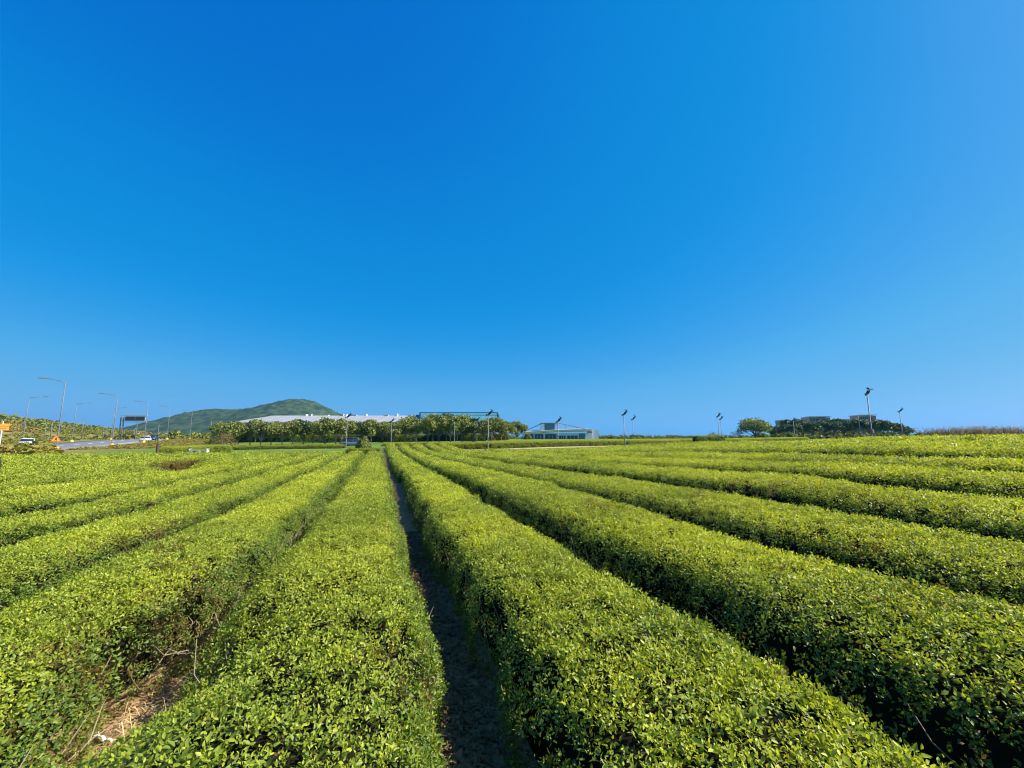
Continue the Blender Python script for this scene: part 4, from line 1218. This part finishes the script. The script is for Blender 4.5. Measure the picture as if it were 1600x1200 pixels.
# wooded hill far away
M['hill'] = None
def hill_material():
    m, nt, p = new_mat('hill_forest'); N, L = nt.nodes, nt.links
    tc = N.new('ShaderNodeTexCoord')
    def nz(s): 
        a = N.new('ShaderNodeTexNoise'); a.inputs['Scale'].default_value = s; a.inputs['Detail'].default_value = 8; L.new(tc.outputs['Object'], a.inputs['Vector']); return a.outputs['Fac']
    rp = N.new('ShaderNodeValToRGB'); L.new(nz(.05), rp.inputs[0]); e = rp.color_ramp.elements
    e[0].position = .40; e[0].color = (.022, .038, .016, 1); e[1].position = .62; e[1].color = (.06, .085, .03, 1)
    L.new(rp.outputs[0], p.inputs['Base Color']); p.inputs['Roughness'].default_value = 1; p.inputs['Specular IOR Level'].default_value = .05
    return m
M['hill'] = hill_material()
hy = 1300.
def hx(px): return (px - 800) / FPX * hy
prof_px = np.array([150, 230, 275, 302, 327, 345, 400, 425, 445, 460, 472, 482, 500, 520, 545, 580, 640, 720])
prof_y = np.array([690, 680, 665, 655, 644.5, 641.5, 641, 635, 630, 626.5, 625.5, 627, 634, 644, 655, 662, 668, 676])
ax_ = np.linspace(hx(150), hx(720), 420); ay = np.linspace(-1, 1, 110)
prof = (686 - np.interp(ax_, hx(prof_px), prof_y)) / FPX * hy * 1.0 + EYE
AX, AY = np.meshgrid(ax_, ay)
HZ = prof[None] * np.clip(1 - np.abs(ay[:, None]) ** 1.6, 0, 1) + 2
HZ = HZ + (vnoise(np.stack([AX * .09, AY * 32], -1), 2) - .5) * 7 * (1 - np.abs(AY)) + (vnoise(np.stack([AX * .03, AY * 9], -1), 6) - .5) * 6 * (1 - np.abs(AY)) + (vnoise(np.stack([AX * .22, AY * 70], -1), 8) - .5) * 5 * (1 - np.abs(AY))
ii = np.arange(AX.size).reshape(AX.shape)
f = np.stack([ii[:-1, :-1], ii[:-1, 1:], ii[1:, 1:], ii[1:, :-1]], -1).reshape(-1, 4)
structure(link('hill', np_mesh('hill', np.stack([AX, hy + AY * 330, HZ], -1).reshape(-1, 3), f, M['hill'], None, True)))

# reeds on the right skyline
def reeds(name, label, px0, px1, depth, n, H, seed):
    r = np.random.default_rng(seed)
    x, y = at((px0 + px1) / 2, depth); base = Vector((x, y, hz(x, y)))
    xa, xb_ = at(px0, depth)[0] - x, at(px1, depth)[0] - x
    V, F, V2, F2 = [], [], [], []
    for _ in range(n):
        u = r.uniform(xa, xb_); w_ = r.uniform(-2.5, 2.5); hgt = H * r.uniform(.45, 1.0) * (.62 + .25 * math.sin(u * .9) ** 2 + .2 * math.sin(u * 2.3 + 1) ** 2)
        g = hz(x + u, y + w_) - base.z
        le = r.normal(0, .22, 2); o = len(V); wd = .02
        a = r.uniform(0, 3.14); ux, uy = math.cos(a) * wd, math.sin(a) * wd
        m = (u + le[0] * .3 * hgt, w_ + le[1] * .3 * hgt, g + hgt * .6); e = (u + le[0] * hgt, w_ + le[1] * hgt, g + hgt)
        V += [(u - ux, w_ - uy, g), (u + ux, w_ + uy, g), (m[0] + ux, m[1] + uy, m[2]), (m[0] - ux, m[1] - uy, m[2]), e]
        F += [(o, o + 1, o + 2, o + 3), (o + 3, o + 2, o + 4, o + 4)]
        if r.random() < .3:
            for j in range(3):
                o2 = len(V2); q_ = np.array(e) + r.normal(0, .05, 3); s_ = r.uniform(.05, .13)
                V2 += [tuple(q_ + [-.03, 0, -s_]), tuple(q_ + [.03, .01, -s_]), tuple(q_ + [le[0] * .2, .0, s_])]; F2 += [(o2, o2 + 1, o2 + 2)]
    t = thing(name, label, 'reeds', base)
    mb = MB(); mb.v = V; mb.f = [q if q[3] != q[2] else q[:3] for q in F]
    stuff(mb.build('stalks', M['reed'], t))
    mb = MB(); mb.v = V2; mb.f = F2; stuff(mb.build('plumes', M['reed_plume'], t))
reeds('reed_bed', 'tall brown dry reeds along the right skyline', 1462, 1592, 52, 5600, 1.9, 3)

# litter in the near furrows, and the white tube on the soil
def litter():
    r = np.random.default_rng(9); P_, S_, A_ = [], [], []
    for n_, cnt in ((0, 8000), (-1, 1300), (1, 3000), (-2, 800)):  # real litter, packed densest in the central furrow to paint its shade darker
        rr_ = r.uniform(.3, 9, cnt) ** 1.0; q = furrow_q(n_, rr_) + r.normal(0, .15, cnt) - (.3 * np.exp(-((rr_ - 3.6) / 1.2) ** 2) if n_ == -1 else 0)
        xx, yy = to_xy(q, rr_); P_.append(np.stack([xx, yy, height(xx, yy) + .012 + r.uniform(0, .012, cnt)], 1))
    C = np.concatenate(P_)
    o = link('leaf_litter', leaf_cloud('leaf_litter', C, r.uniform(.012, .032, len(C)), M['litter'], r, None, 4.))
    tag(stuff(o), 'dry fallen tea leaves littering the furrow soil, extra ones added to darken the shaded central furrow', 'leaf litter')
M['litter'] = leaf_mat('litter_leaf', (.30, .18, .085), (.06, .038, .02), transl=.05, rough=.8, instancer=False, spec=.2)
litter()
def straw():
    r = np.random.default_rng(21); V, F = [], []
    for _ in range(700):
        rr_ = r.normal(3.9, .7); q = furrow_q(-1, rr_) + r.normal(-.12, .16)
        xx, yy = to_xy(q, rr_); z = hz(xx, yy); a = r.uniform(0, 6.28); l = r.uniform(.03, .14); up = r.uniform(.002, .03) if r.random() < .8 else r.uniform(.04, .1)
        d = np.array([math.cos(a), math.sin(a), 0]); n_ = np.array([-d[1], d[0], 0]) * r.uniform(.0012, .0025)
        o = len(V); p = np.array([xx, yy, z + .006])
        V += [p - n_, p + n_, p + d * l * .55 + n_ + [0, 0, up], p + d * l * .55 - n_ + [0, 0, up], p + d * l + [0, 0, up * .6]]
        F += [(o, o + 1, o + 2, o + 3), (o + 3, o + 2, o + 4)]
    mb = MB(); mb.v = [tuple(v) for v in V]; mb.f = F
    tag(stuff(mb.build('dry_straw', M['straw'])), 'dry straw strewn over the bare soil at lower left', 'straw')
    mb = MB()
    for _ in range(420):
        rr_ = r.uniform(1.2, 8); n_ = r.choice([-1, -1, 0]); q = float(furrow_q(n_, rr_)) + r.normal(-.12 if n_ == -1 else 0, .15)
        xx, yy = to_xy(q, rr_); z = hz(xx, yy); s_ = abs(r.normal(0, .010)) + .005
        v = [np.array([xx, yy, z]) + r.normal(0, .25, 3) * s_ + np.array(c) * s_ for c in ((-1, -1, -.3), (1, -1, -.3), (1, 1, -.3), (-1, 1, -.3), (-.5, -.6, .7), (.6, -.5, .6), (.5, .6, .7), (-.6, .5, .6))]
        mb.add(v, [(0, 1, 5, 4), (1, 2, 6, 5), (2, 3, 7, 6), (3, 0, 4, 7), (4, 5, 6, 7)])
    tag(stuff(mb.build('soil_clods', M['clod'])), 'small crumbly soil clods lying in the near furrows', 'soil')
M['straw'] = simple('straw', (.55, .42, .18), .8, 0, .25, 20)
M['clod'] = simple('clod', (.30, .185, .095), .95, 0, .3, 9)
straw()
qx, qy = to_xy(-1.70, 3.62)
t = thing('plastic_strip', 'white plastic strip lying on the bare soil at lower left', 'plastic strip', (qx, qy, hz(qx, qy)), -.1)
MB().tube([(-.10, 0, .02), (-.03, .004, .024), (.06, -.01, .022), (.10, -.03, .02)], [.012, .013, .012, .010], 8).build('strip', M['white_paint'], t, True)
MB().tube([(.10, -.03, .02), (.125, -.022, .028), (.15, -.028, .022)], [.010, .008, .006], 6).build('torn_end', M['white_paint'], t, True)

# ------------------------------------------------------------------ air
def haze_box():
    m = bpy.data.materials.new('haze_air'); m.use_nodes = True; nt = m.node_tree; nt.nodes.clear()
    out = nt.nodes.new('ShaderNodeOutputMaterial'); v = nt.nodes.new('ShaderNodeVolumePrincipled')
    v.inputs['Color'].default_value = (.16, .56, 1., 1); v.inputs['Density'].default_value = .00011; v.inputs['Anisotropy'].default_value = .2
    nt.links.new(v.outputs[0], out.inputs['Volume'])
    o = MB().box(-3600, 3600, -60, 6100, -3, 190).build('haze', m)
    tag(stuff(o), 'thin pale blue haze over the far land', 'haze')
HAZE = True
if HAZE: haze_box()
